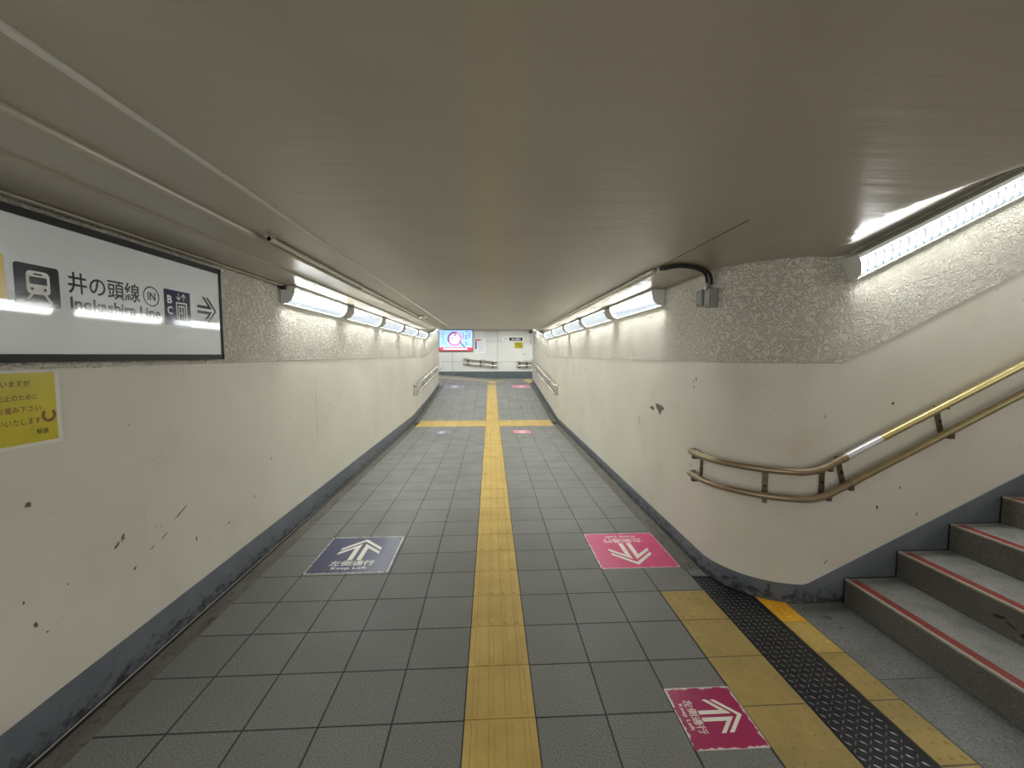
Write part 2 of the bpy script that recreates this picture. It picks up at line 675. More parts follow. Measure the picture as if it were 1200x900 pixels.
R6 = path_right(0.007)
R0 = path_right(0.001)
rp = [(a[0], a[1], b[0], b[1]) for a, b in zip(R6, R0)][3:]
def sk_r(x, y, *_):
    if isstair(x, y):
        return 0.12 if x < 1.93 else 0.12 + 0.494 * (x - 1.93)
    return zfloor(0.2, y) + (0.12 if y < YB + 1 else 0.12)
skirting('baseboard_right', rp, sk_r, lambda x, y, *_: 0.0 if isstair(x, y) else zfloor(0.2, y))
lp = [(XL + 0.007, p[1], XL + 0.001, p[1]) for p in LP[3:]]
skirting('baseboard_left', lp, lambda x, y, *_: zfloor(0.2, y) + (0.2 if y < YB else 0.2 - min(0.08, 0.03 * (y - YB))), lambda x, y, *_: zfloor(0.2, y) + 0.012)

# open dark joint under the left skirting
m = MB()
m.box(XL + 0.0075, XL + 0.022, Y0, YB - 0.1, 0.0022, 0.0035)
struct(m.build('trim_7', M['black']))

# ------------------------------------------------------------------ setting: ceiling
m = MB()
xs = [XL - 0.1, -1.1, -0.5, 0, 0.5] + [1.3 + 0.03 * i for i in range(34)] + [2.6, 3.0, 3.5, 4.0, 4.5, 5.0, 5.6]
yc = [Y0, -1.3, 0.0, 0.5, 0.98, 1.1] + [1.2 + 0.117 * i for i in range(1, 10)] + [YS, CYC + 0.1]
for a, b in zip(yc[:-1], yc[1:]):
    m.strip([(x, a, zceil_x(x, a)) for x in xs], [(x, b, zceil_x(x, b)) for x in xs])
xs2 = [XL - 0.1, -1.1, -0.5, 0, 0.6, 1.1, XR + 0.1]
yq = ys(CYC + 0.1, YE, 0.8) + ys(YE, YWL, 0.8)[1:]
for a, b in zip(yq[:-1], yq[1:]):
    m.strip([(x, a, zceil_y(a)) for x in xs2], [(x, b, zceil_y(b)) for x in xs2])
zt = zceil_y(YWL)
m.strip([(-6, YWL, zt), (4.5, YWL, zt)], [(-6, YF + 0.05, zt), (4.5, YF + 0.05, zt)])
struct(m.build('ceiling', M['ceil'], recalc=False, smooth=25))

# lowered strip of ceiling along the left wall, with its rounded inner edge
m = MB()
prof = [(-1.098, ZC), (-1.098, ZC - 0.010), (-1.101, ZC - 0.018), (-1.108, ZC - 0.023), (-1.117, ZC - 0.023), (-1.124, ZC - 0.018), (-1.128, ZC - 0.008), (-1.145, ZC - 0.003),
        (-1.350, ZC - 0.003), (-1.354, ZC - 0.012), (-1.364, ZC - 0.016), (-1.376, ZC - 0.012), (-1.381, ZC - 0.003), (-1.40, ZC - 0.003), (XL + 0.002, ZC - 0.003)]
m.strip([(x, Y0, z) for x, z in prof], [(x, YE - 0.02, z) for x, z in prof])
m.strip([(x, YE - 0.02, z) for x, z in prof], [(x, YE - 0.02, ZC) for x, z in prof])
struct(m.build('trim_5', M['ceil'], recalc=False, smooth=40))

# pale bead on the ceiling, left of the middle
m = MB()
for a, b, w in ((Y0, 0.98, 0.011), (0.98, 2.3, 0.009), (2.3, YE - 0.02, 0.006)):
    m.prism(frame_of((-0.843, a, ZC), (1, 0, 0), (0, 0, -1), (0, 1, 0)), [(-w, -0.002), (w, -0.002), (w, 0.005), (w * 0.6, 0.008), (-w * 0.6, 0.008), (-w, 0.005)], 0, b - a)
tag(m.build('ceiling_bead', M['pale_bead']), 'thin pale straight bead running along the ceiling, left of the middle', 'ceiling trim')
# joint line on the right
m = MB()
m.prism(frame_of((1.093, 1.75, ZC), (1, 0, 0), (0, 0, -1), (0, 1, 0)), [(-0.002, -0.001), (0.003, -0.001), (0.003, 0.0012), (-0.002, 0.0012)], 0, 1.0)
struct(m.build('trim_6', M['grout']))

# ------------------------------------------------------------------ setting: far cross passage
def panelmat():
    t = NT('white_wall_panels', 0.22, spec=0.5)
    x, y, z = t.sep()
    u = t.math('PINGPONG', t.math('DIVIDE', t.math('SUBTRACT', x, 0.29), 1.9), 0.5)
    v = t.math('PINGPONG', t.math('DIVIDE', t.math('SUBTRACT', z, 1.25), 0.86), 0.5)
    g = t.math('MINIMUM', t.ramp(u, 0.003, 0.007), t.ramp(v, 0.006, 0.012))
    c = t.mix(t.ramp(t.noise(1.2, 3), 0.3, 0.7), srgb(224, 224, 218), srgb(214, 215, 209))
    t.color(t.mix(g, srgb(150, 150, 146), c))
    return t.m

M['panel'] = panelmat()
m = MB()
m.box(-6, 4.5, YF, YF + 0.15, 0.3, 3.0)
struct(m.build('wall_far', M['panel']))
m = MB()
gxs = [-6, -4, -2.5, -1.7, -1.2, -0.6, 0.1, 0.8, 1.6, 3, 4.5]
m.strip([(x, YF - 0.012, zfloor(x, YF)) for x in gxs], [(x, YF - 0.012, 0.533 + 0.30) for x in gxs])
m.strip([(x, YF - 0.012, 0.533 + 0.30) for x in gxs], [(x, YF, 0.533 + 0.30) for x in gxs])
struct(m.build('baseboard_far', M['base'], recalc=False))
struct(MB().box(-6.15, -6, YWL - 0.1, YF + 0.1, 0.3, 3.0).build('wall_passage_left', M['panel']))
struct(MB().box(4.5, 4.65, YWR - 0.1, YF + 0.1, 0.3, 3.0).build('wall_passage_right', M['panel']))

# ------------------------------------------------------------------ tactile paving
def tactile_bars(name, label, x0, y0, n, mat, sgn=1):
    """n ribbed blocks in a row along +Y, four ribs each, ribs stop short of the joints"""
    m = MB()
    for k in range(n):
        a, b = y0 + k * T + 0.0022, y0 + (k + 1) * T - 0.0022
        za, zb = zfloor(0.1, a), zfloor(0.1, b)
        p, q = x0 + 0.002, x0 + T - 0.002
        h = 0.0035
        m.add([(p, a, za), (q, a, za), (q, b, zb), (p, b, zb), (p, a, za + h), (q, a, za + h), (q, b, zb + h), (p, b, zb + h)],
              [(4, 5, 6, 7), (0, 1, 5, 4), (1, 2, 6, 5), (2, 3, 7, 6), (3, 0, 4, 7)])
        for j in range(4):
            c = x0 + T * (0.14 + 0.24 * j)
            y1, y2 = a + 0.012, b - 0.012
            w0, w1, hh = 0.0135, 0.0085, 0.0085
            z1, z2 = zfloor(0.1, y1), zfloor(0.1, y2)
            m.add([(c - w0, y1, z1 + h), (c + w0, y1, z1 + h), (c + w0, y2, z2 + h), (c - w0, y2, z2 + h),
                   (c - w1, y1 + 0.006, z1 + hh), (c + w1, y1 + 0.006, z1 + hh), (c + w1, y2 - 0.006, z2 + hh), (c - w1, y2 - 0.006, z2 + hh)],
                  [(4, 5, 6, 7), (0, 1, 5, 4), (1, 2, 6, 5), (2, 3, 7, 6), (3, 0, 4, 7)])
    return tag(m.build(name, mat, recalc=False), label, 'tactile paving', 'yellow tactile paving')


def tactile_dots(name, label, tiles_, mat, nx, ny, group='yellow tactile paving'):
    """blocks given as (x0,x1,y0,y1[,matindex]) each with nx*ny truncated domes"""
    m = MB()
    for tl in tiles_:
        x0, x1, a, b = tl[:4]
        mi = tl[4] if len(tl) > 4 else 0
        g, h = 0.002, 0.0035
        zf = lambda x, y: zfloor(x if y > YT else 0.1, y)
        c = [(x0 + g, a + g), (x1 - g, a + g), (x1 - g, b - g), (x0 + g, b - g)]
        m.add([(x, y, zf(x, y)) for x, y in c] + [(x, y, zf(x, y) + h) for x, y in c], [(4, 5, 6, 7), (0, 1, 5, 4), (1, 2, 6, 5), (2, 3, 7, 6), (3, 0, 4, 7)], mi)
        for i in range(nx):
            for j in range(ny):
                px = x0 + (x1 - x0) * (i + 0.5) / nx
                py = a + (b - a) * (j + 0.5) / ny
                z = zf(px, py) + h
                r0, r1 = 0.0115, 0.006
                lo = [(px + r0 * math.cos(q * math.pi / 4), py + r0 * math.sin(q * math.pi / 4), z) for q in range(8)]
                hi = [(px + r1 * math.cos(q * math.pi / 4), py + r1 * math.sin(q * math.pi / 4), z + 0.0045) for q in range(8)]
                m.add(lo + hi, [tuple(range(8, 16))] + [(q, (q + 1) % 8, 8 + (q + 1) % 8, 8 + q) for q in range(8)], mi)
    return tag(m.build(name, mat, recalc=False), label, 'tactile paving', group)


kfirst = -12
tactile_bars('tactile_paving', 'yellow ribbed tactile strip along the middle of the tunnel floor, up to the cross strip', TX0, TY0 + kfirst * T, 24 - kfirst, M['yellow'])
tactile_bars('tactile_paving', 'yellow ribbed tactile strip on the far ramp, beyond the cross strip', TX0, TY0 + 26 * T, 16, M['yellow'])
cross = []
for c in range(-5, 5):
    for rw in (24, 25):
        cross.append((TX0 + c * T, TX0 + (c + 1) * T if c < 4 else 1.37, TY0 + rw * T, TY0 + (rw + 1) * T))
tactile_dots('tactile_paving', 'yellow dotted cross strip spanning the floor at the ramp foot', cross, M['yellow'], 5, 5)
tactile_dots('tactile_paving', 'wide yellow dotted strip between the grey tiles and the black steel plate',
             [(1.09, 1.380, b - 0.292, b) for b in (2.538, 2.243, 1.948, 1.653, 1.358, 1.063, 0.768, 0.473, 0.178, -0.117, -0.412, -0.707)], M['yellow_worn'], 5, 5)
nb = [(1.668, 1.816, b - 0.292, b, i_) for b, i_ in ((1.948, 0), (1.653, 0), (1.358, 0), (1.063, 0), (0.768, 0), (0.473, 0), (0.178, 0), (-0.117, 0), (-0.412, 0), (-0.707, 0))]
ntop = tactile_dots('tactile_paving', 'narrow yellow strip beside the grey stair landing, bright orange at its far end',
                    [(1.668, 1.816, 1.95, 2.20, 1), (1.668, 1.816, 2.20, 2.365, 2)] + nb, [M['yellow_worn'], M['yellow'], M['yellow_bold']], 3, 5)

tip = MB()
arc = [(1.668 + 0.148 * i / 6, CYC - math.sqrt((RC + 0.011) ** 2 - (CXC - 1.668 - 0.148 * i / 6) ** 2)) for i in range(7)]
tip.prism(frame_of((0, 0, 0), (1, 0, 0), (0, 1, 0), (0, 0, 1)), [(1.67, 2.364), (1.814, 2.364)] + arc[::-1], 0.0005, 0.0035)
tip.build('cut_edge_piece', M['yellow_bold'], ntop)

# yellow on the upper landing
m = MB()
def landing_poly(m, pts, h=0.004):
    lo = [(x, y, zfloor(x, y) + 0.0005) for x, y in pts]
    hi = [(x, y, zfloor(x, y) + h) for x, y in pts]
    n = len(pts)
    m.add(lo + hi, [tuple(range(n, 2 * n))] + [(i, (i + 1) % n, n + (i + 1) % n, n + i) for i in range(n)])
for a, b in ((-3.6, -2.5), (-2.5, -1.72), (-1.72, -0.9), (-0.9, -0.12), (-0.12, 0.19), (0.19, 0.48)):
    landing_poly(m, [(a, 15.62), (b, 15.62), (b, 15.92), (a, 15.92)])
landing_poly(m, [(-0.116, 14.55), (0.184, 14.55), (0.184, 15.6), (-0.116, 15.6)])
tag(m.build('tactile_paving', M['yellow']), 'yellow strip along the upper landing in front of the far wall', 'tactile paving', 'yellow tactile paving')
m = MB()
landing_poly(m, [(1.28, 16.7), (1.36, 14.62), (1.46, 14.62), (1.46, 15.12), (1.62, 15.12), (1.62, 16.7)])
tag(m.build('tactile_paving', M['yellow']), 'small yellow patch at the far right corner below the far skirting', 'tactile paving', 'yellow tactile paving')

# ------------------------------------------------------------------ staircase
NS = 10
RISE, GO, XS0 = 0.165, 0.328, 2.158
st = thing('staircase', 'grey granite staircase rising to the right with red nosing stripes', 'staircase', (XS0, 0.6, 0))
YA, YZ = -1.196, YS - 0.026
for k in range(NS):
    x = XS0 + GO * k
    z0, z1 = RISE * k, RISE * (k + 1)
    m = MB()
    xe = x + GO + 0.01 if k < NS - 1 else x + 0.5
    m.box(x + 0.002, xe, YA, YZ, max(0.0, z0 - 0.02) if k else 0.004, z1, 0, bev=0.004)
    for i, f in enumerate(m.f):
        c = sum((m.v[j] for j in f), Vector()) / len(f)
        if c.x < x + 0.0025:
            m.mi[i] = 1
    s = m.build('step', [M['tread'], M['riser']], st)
    q = MB()
    q.box(x + 0.0005, x + 0.018, YA, YZ, z1 - 0.009, z1 + 0.0012)
    q.build('nosing_line', M['white_line'], s)
    q = MB()
    q.box(x + 0.015, x + 0.062, YA, YZ - 0.02, z1 - 0.006, z1 + 0.0015)
    q.build('nosing_stripe', M['red_stripe'], s)
    # dark slot between step and wall
    q = MB()
    q.box(x + 0.012, xe, YZ, YS - 0.0075, max(0.0, z0 - 0.02) if k else 0.004, z1 - 0.004)
    q.build('side_gap', M['black'], s)

# ------------------------------------------------------------------ steel checker plate
XP0, XP1 = 1.386, 1.663
rr = RC + 0.012
pts = [(XP0, Y0 + 1.4), (XP1, Y0 + 1.4)]
ya = CYC - math.sqrt(rr * rr - (CXC - XP1) ** 2)
pts.append((XP1, ya))
ang0 = math.atan2(ya - CYC, XP1 - CXC)
for i in range(1, 14):
    a = ang0 - (ang0 + math.pi + math.acos((CXC - 1.520) / rr)) * 0 - (0)
    xx = XP1 - (XP1 - 1.520) * i / 13
    dd = rr * rr - (CXC - xx) ** 2
    pts.append((xx, CYC - math.sqrt(max(0, dd))))
pts = [p for p in pts if p[1] < 2.70] + [(1.528, 2.70), (XP0, 2.715)]
m = MB()
m.prism(frame_of((0, 0, 0), (1, 0, 0), (0, 1, 0), (0, 0, 1)), pts, 0.0005, 0.004)
plate = m.build('checker_plate', M['steel_dark'])
tag(plate, 'black steel checker plate laid between the two yellow strips at the stairs', 'floor plate')
m = MB()
pitch = 0.0315
ny = int((2.70 - (-0.3)) / pitch)
for j in range(ny):
    for i in range(9):
        cx = XP0 + 0.014 + pitch * i
        cy = -0.3 + pitch * j
        if cx > XP1 - 0.012:
            continue
        if cx > 1.515 and math.hypot(cx - CXC, cy - CYC) < rr + 0.02:
            continue
        if cx <= 1.515 and cy > 2.69:
            continue
        a = math.radians(45 if (i + j) % 2 else -45)
        ca, sa = math.cos(a), math.sin(a)
        L, Wd, h = 0.0145, 0.0038, 0.0024
        P4_ = [(-L, 0), (0, -Wd), (L, 0), (0, Wd)]
        lo = [(cx + u * ca - v * sa, cy + u * sa + v * ca, 0.0038) for u, v in P4_]
        hi = [(cx + 0.55 * (u * ca - v * sa), cy + 0.55 * (u * sa + v * ca), 0.0038 + h) for u, v in P4_]
        m.add(lo + hi, [(4, 5, 6, 7)] + [(q, (q + 1) % 4, 4 + (q + 1) % 4, 4 + q) for q in range(4)])
o = m.build('raised_lugs', M['steel_tread'], plate, recalc=False)
o['kind'] = 'stuff'

# ------------------------------------------------------------------ strip lights
LL, LH, LD = 1.245, 0.146, 0.118


def lamp_curve(s, n=10, a0=0.0):
    pts = []
    for i in range(n + 1):
        a = math.radians(a0 + (90.0 - a0) * i / n)
        x = 0.022 + (LD - 0.022) * math.cos(a)
        z = -0.016 - (LH - 0.022) * math.sin(a)
        pts.append((0.02 + (x - 0.02) * s, -0.016 + (z + 0.016) * s))
    return pts


def make_lamp(label):
    r = thing('strip_light', label, 'lamp', (0, 0, 0), 'strip lights on the walls')
    XZ = lambda y0: frame_of((0, y0, 0), (1, 0, 0), (0, 0, 1), (0, 1, 0))
    m = MB()
    m.box(0.001, 0.016, 0.004, LL - 0.004, -LH + 0.003, -0.002)
    m.box(0.001, LD - 0.012, 0.004, LL - 0.004, -0.012, -0.001)
    m.box(LD - 0.012, LD - 0.001, 0.004, LL - 0.004, -0.024, -0.001, bev=0.003)
    m.box(0.003, 0.026, 0.004, LL - 0.004, -LH + 0.001, -LH + 0.009, bev=0.002)
    m.build('housing', M['lamp_white'], r)
    ep = [(0.0, 0.0), (LD, 0.0)] + [(x + 0.002, z - 0.003) for x, z in lamp_curve(1.0)] + [(0.0, -LH)]
    for y in (0.0, LL - 0.004):
        MB().prism(XZ(y), ep, 0, 0.004).build('end_plate', M['lamp_white'], r)
    # glowing tube cover inside
    m = MB()
    c = lamp_curve(0.82, 10, 15)
    m.strip([(x, 0.008, z) for x, z in c], [(x, LL - 0.008, z) for x, z in c])
    m.build('tube_cover', M['lamp_glow'], r, recalc=False, smooth=60)
    # curved louvre blades
    m = MB()
    nb_ = 24
    outer, inner = lamp_curve(0.985, 10, 8), lamp_curve(0.85, 10, 8)
    for k in range(1, nb_):
        y = LL * k / nb_
        for (a, b), (c_, d) in zip(zip(outer[:-1], outer[1:]), zip(inner[:-1], inner[1:])):
            q = [a, b, d, c_]
            lo = [(u, y - 0.003, v) for u, v in q]
            hi = [(u, y + 0.003, v) for u, v in q]
            m.add(lo + hi, [(0, 1, 2, 3), (7, 6, 5, 4), (0, 4, 5, 1), (2, 6, 7, 3)])
    lv = m.build('louvre', M['louvre'], r, recalc=False)
    return r


PI = math.pi
L0 = make_lamp('strip light on the left wall, first beyond the direction sign')
L0.location = (XL + 0.005, 3.53, ZC - 0.006)
PER = 1.49
order = ['second', 'third', 'fourth', 'fifth']
for k in range(1, 5):
    dup(L0, (XL + 0.005, 3.53 + PER * k, ZC - 0.006), (0, 0, 0), order[k - 1] + ' strip light along the left wall counted from the direction sign')
sl = math.atan(0.14)
for k, w in ((0, 'lower tilted strip light on the left wall above the far ramp'), (1, 'upper tilted strip light on the left wall above the far ramp')):
    y = 11.05 + 1.40 * k
    dup(L0, (XL + 0.005, y, ZC - 0.015 + 0.14 * (y - 11.05)), (sl, 0, 0), w)
rw = ['strip light on the right wall, first beyond the junction box'] + [o_ + ' strip light along the right wall counted from the junction box' for o_ in order]
for k in range(5):
    dup(L0, (XR - 0.005, 3.54 + PER * k + LL, ZC - 0.004), (0, 0, PI), rw[k])
for k, w in ((0, 'lower tilted strip light on the right wall above the far ramp'), (1, 'upper tilted strip light on the right wall above the far ramp')):
    y = 11.05 + 1.40 * k
    dup(L0, (XR - 0.005, y + LL * math.cos(sl), ZC - 0.004 + 0.14 * (y - 11.05) + LL * math.sin(sl)), (-sl, 0, PI), w)
ss = math.atan(0.497)
dup(L0, (2.035, YS - 0.005, zceil_x(2.035) - 0.02 + 0.0), (ss, 0, -PI / 2), 'sloping strip light on the wall above the staircase handrail')
dup(L0, (2.035 + 1.49 * math.cos(ss), YS - 0.005, zceil_x(2.035) - 0.02 + 1.49 * math.sin(ss)), (ss, 0, -PI / 2), 'strip light further up the stairs, beyond the sloping one')
# unseen strip lights added behind the viewpoint to fill the near end with light
dup(L0, (XL + 0.005, -0.85, ZC - 0.006), (0, 0, 0), 'added unseen fill strip light on the left wall before the direction sign')
dup(L0, (1.495, -1.36, ZC - 0.004), (0, 0, PI), 'added unseen fill strip light on the right wall on the near side of the stairs')
# unseen glowing panels added on the far ceiling to brighten the passage
M['fill_glow'] = emit('fill_glow', (0.97, 1.0, 1.0, 1), 7.0)
def fill_panel(label, x, y):
    p = thing('fill_light', label, 'lamp', (x, y, zt), 'added fill panels of the far passage')
    m = MB()
    for (a, b, c, d) in ((-0.62, 0.62, -0.32, -0.28), (-0.62, 0.62, 0.28, 0.32), (-0.62, -0.58, -0.28, 0.28), (0.58, 0.62, -0.28, 0.28)):
        m.box(x + a, x + b, y + c, y + d, zt - 0.05, zt - 0.002)
    m.build('frame', M['lamp_white'], p)
    MB().box(x - 0.579, x + 0.579, y - 0.279, y + 0.279, zt - 0.035, zt - 0.004).build('diffuser', M['fill_glow'], p)
for k, x in enumerate((-2.7, -0.9, 0.9, 2.7)):
    fill_panel(('first', 'second', 'third', 'fourth')[k] + ' added unseen fill panel from the left in the far cross passage', x, 16.3)

# ------------------------------------------------------------------ direction sign on the left wall
XSG = -1.665
sg = thing('direction_sign', 'white station direction sign in a black frame on the left wall', 'sign', (XL, 1.85, 1.78))
SF = frame_of((XSG, 0, 0), (0, 1, 0), (0, 0, 1), (1, 0, 0))
SY0, SY1, SZ0, SZ1 = 0.55, 2.688, 1.503, 2.052
m = MB()
m.prism(SF, [(SY0 + 0.01, SZ0 + 0.01), (SY1 - 0.01, SZ0 + 0.01), (SY1 - 0.01, SZ1 - 0.01), (SY0 + 0.01, SZ1 - 0.01)], -0.048, -0.002)
m.build('case', M['frame_black'], sg)
m = MB()
b = 0.017
for (u0, u1, v0, v1) in ((SY0, SY1, SZ0, SZ0 + 0.030), (SY0, SY1, SZ1 - 0.030, SZ1), (SY0, SY0 + b, SZ0, SZ1), (SY1 - b, SY1, SZ0, SZ1)):
    m.prism(SF, [(u0, v0), (u1, v0), (u1, v1), (u0, v1)], -0.052, 0.006)
m.build('frame', M['frame_black'], sg)
m = MB()
m.prism(SF, [(SY0 + b, SZ0 + 0.03), (SY1 - b, SZ0 + 0.03), (SY1 - b, SZ1 - 0.03), (SY0 + b, SZ1 - 0.03)], -0.004, 0.0)
face = m.build('sign_face', M['acrylic'], sg)
# pictures and lettering
D1, D2 = 0.0008, 0.0014
m = MB()
m.prism(SF, rrect(1.563, 1.717, 1.706, 1.859, 0.012), 0, D1)
M['ink_gloss'] = M['ink']
pt = m.build('train_pictogram', M['ink'], face)
m = MB()
m.prism(SF, rrect(1.601, 1.681, 1.752, 1.836, 0.016), D1, D2)
for s_ in (-1, 1):
    c = 1.641
    m.prism(SF, [(c + s_ * 0.016, 1.755), (c + s_ * 0.026, 1.755), (c + s_ * 0.050, 1.722), (c + s_ * 0.038, 1.722)], D1, D2)
m.build('train_outline', M['white_print'], pt)
m = MB()
m.prism(SF, rrect(1.611, 1.671, 1.788, 1.815, 0.003), D2, D2 + 0.0004)
m.prism(SF, rrect(1.626, 1.656, 1.822, 1.828, 0.002), D2, D2 + 0.0004)
for s_ in (-1, 1):
    m.prism(SF, disc(1.641 + s_ * 0.022, 1.771, 0.0055, 16), D2, D2 + 0.0004)
m.build('train_windows', M['ink'], pt)
m = MB()
m.prism(SF, rrect(1.385, 1.536, 1.722, 1.877, 0.012), 0, D1)
m.build('yellow_square', M['sign_yellow'], face)
m = MB()
put_text(m, SF, '井の頭線', 1.750, 2.088, 1.775, 1.862, D1, bold=0.012)
put_text(m, SF, 'Inokashira Line', 1.755, 2.206, 1.711, 1.762, D1, bold=0.018)
put_text(m, SF, 'IN', 2.133, 2.180, 1.797, 1.836, D1, bold=0.02)
ring(m, SF, 2.155, 1.8165, 0.043, 0.049, D1)
m.build('lettering', M['ink'], face)
m = MB()
m.prism(SF, rrect(2.235, 2.420, 1.686, 1.870, 0.006), 0, D1)
lift = m.build('lift_pictogram', M['navy'], face)
m = MB()
put_text(m, SF, 'B', 2.255, 2.287, 1.798, 1.840, D2, bold=0.03)
put_text(m, SF, 'C', 2.253, 2.289, 1.741, 1.784, D2, bold=0.03)
for (u0, u1, v0, v1) in ((2.313, 2.392, 1.803, 1.811), (2.313, 2.321, 1.716, 1.811), (2.384, 2.392, 1.716, 1.811), (2.330, 2.375, 1.786, 1.793),
                         (2.330, 2.336, 1.716, 1.793), (2.369, 2.375, 1.716, 1.793), (2.350, 2.355, 1.716, 1.786), (2.340, 2.365, 1.752, 1.757)):
    m.face([SF(u0, v0, D2), SF(u1, v0, D2), SF(u1, v1, D2), SF(u0, v1, D2)])
for c, s_ in ((2.334, -1), (2.370, 1)):
    y0_, y1_ = (1.858, 1.820) if s_ < 0 else (1.820, 1.858)
    m.face([SF(c - 0.002, y0_, D2), SF(c + 0.002, y0_, D2), SF(c + 0.002, y1_, D2), SF(c - 0.002, y1_, D2)])
    for e in (-1, 1):
        m.face([SF(c, y1_, D2), SF(c + e * 0.017, y1_ - s_ * 0.017, D2), SF(c + e * 0.014, y1_ - s_ * 0.020, D2), SF(c, y1_ - s_ * 0.006, D2)])
m.build('lift_drawing', M['white_print'], lift)


def station_arrow(m, frame, cu, cv, s, d, rot=0, mi=0, h=None):
    """double-line arrow pointing +v, tip at (cu,cv); s = half width of the head"""
    def P(u, v):
        u, v = u * s, v * s
        c, si = math.cos(rot), math.sin(rot)
        return (cu + u * c - v * si, cv + u * si + v * c)
    polys = []
    for e in (-1, 1):
        polys.append([(0, 0), (e * 1.0, -1.0), (e * 1.0, -1.24), (0, -0.25)])                    # outer chevron half
        polys.append([(e * 0.10, -0.54), (e * 1.02, -1.43), (e * 1.02, -1.68), (e * 0.33, -1.01), (e * 0.33, -2.25), (e * 0.10, -2.25)])
    for q in polys:
        pp = [P(*p) for p in q]
        if h:
            m.prism(frame, pp, d - h, d, mi)
        else:
            m.face([frame(u, v, d) for u, v in pp], mi)


m = MB()
station_arrow(m, SF, 2.640, 1.792, 0.073, D1, -PI / 2, 0, 0.0006)
m.build('arrow', M['ink'], face)

# ------------------------------------------------------------------ yellow notice below the sign
XN = XL + 0.002
NF = frame_of((XN, 0, 0), (0, 1, 0), (0, 0, 1), (1, 0, 0))
nt = thing('paper_notice', 'yellow laminated paper notice with brown lettering below the direction sign', 'notice', (XL, 1.55, 1.33))
M['laminate'] = plain('laminate_margin', srgb(218, 217, 206), 0.2, 0, 0.06, 15)
M['notice_yellow'] = plain('notice_yellow', srgb(192, 178, 22), 0.3, 0, 0.12, 9)
M['notice_ink'] = plain('notice_brown_ink', srgb(116, 62, 18), 0.4, 0, 0.1, 40)
M['notice_dark'] = plain('notice_dark_ink', srgb(70, 58, 20), 0.4, 0, 0.1, 40)
M['rust'] = plain('rust_brown_mark', srgb(126, 66, 20), 0.4, 0, 0.2, 30)
MB().prism(NF, [(1.30, 1.197), (1.742, 1.187), (1.741, 1.470), (1.30, 1.472)], 0, 0.0012).build('laminate', M['laminate'], nt)
MB().prism(NF, [(1.305, 1.206), (1.724, 1.200), (1.724, 1.464), (1.305, 1.465)], 0.0012, 0.0016).build('sheet', M['notice_yellow'], nt)
m = MB()
put_text(m, NF, '思いますが', 1.515, 1.636, 1.415, 1.437, 0.002, 1, bold=0.012)
put_text(m, NF, '故防止のために', 1.500, 1.660, 1.363, 1.386, 0.002, 1, bold=0.006)
put_text(m, NF, 'をお進み下さい', 1.498, 1.667, 1.318, 1.342, 0.002, 0, bold=0.012)
put_text(m, NF, '願いいたします', 1.495, 1.664, 1.272, 1.296, 0.002, 1, bold=0.006)
put_text(m, NF, '駅長', 1.646, 1.690, 1.228, 1.249, 0.002, 1, bold=0.02)
m.build('lettering', [M['notice_ink'], M['notice_dark']], nt)
m = MB()
ring(m, NF, 1.6935, 1.298, 0.0155, 0.0265, 0.0022, 0, 130, 410, 24)
m.build('ring_mark', M['rust'], nt)

# ------------------------------------------------------------------ floor stickers
def sticker_mat(name, c, edge):
    t = NT(name, 0.3, spec=0.5)
    tc = t.n('ShaderNodeTexCoord').outputs['Object']
    sp = t.n('ShaderNodeSeparateXYZ')
    t.link(tc, sp.inputs[0])
    x, y = sp.outputs[0], sp.outputs[1]
    n1 = t.noise(26, 5, 0.7)
    n2 = t.noise(70, 4, 0.7)
    ex = t.math('ABSOLUTE', t.math('SUBTRACT', x, 0.0))
    ey = t.math('ABSOLUTE', y)
    d = t.math('SUBTRACT', edge, t.math('MAXIMUM', ex, ey))
    wear = t.math('ADD', d, t.math('MULTIPLY', t.math('SUBTRACT', n1, 0.52), 0.05))
    w = t.ramp(wear, 0.004, 0.007, 0.9, 0.0)
    w2 = t.ramp(n2, 0.74, 0.76, 0, 0.6)
    col = t.mix(t.ramp(t.noise(5, 4), 0.3, 0.7), c, tuple(k * 0.86 for k in c[:3]) + (1,))
    col = t.mix(t.math('MAXIMUM', w, w2), col, srgb(206, 200, 190))
    t.color(col)
    t.bump(n1, 0.08, 0.003)
    return t.m


M['st_blue'] = sticker_mat('sticker_navy', srgb(56, 62, 96), 0.29)
M['st_pink'] = sticker_mat('sticker_pink', srgb(206, 62, 116), 0.29)
M['st_magenta'] = sticker_mat('sticker_magenta', srgb(160, 30, 84), 0.151)
M['st_white'] = plain('sticker_white', srgb(226, 222, 210), 0.4, 0, 0.08, 30)
F0 = frame_of((0, 0, 0), (1, 0, 0), (0, 1, 0), (0, 0, 1))


def make_sticker(label, mat, half):
    r = thing('floor_sticker', label, 'floor sticker', (0, 0, 0), 'keep left floor stickers')
    k = half / 0.292
    MB().prism(F0, rrect(-half, half, -half, half, 0.012 * k), 0.0, 0.0012).build('sheet', mat, r)
    m = MB()
    station_arrow(m, F0, 0, 0.245 * k, 0.155 * k, 0.0018, 0, 0, 0.0006)
    m.build('arrow', M['st_white'], r)
    m = MB()
    put_text(m, F0, '左側通行', -0.160 * k, 0.160 * k, -0.188 * k, -0.112 * k, 0.0018, bold=0.012)
    put_text(m, F0, 'Keep Left', -0.125 * k, 0.125 * k, -0.248 * k, -0.202 * k, 0.0018, bold=0.012)
    m.build('lettering', M['st_white'], r)
    return r


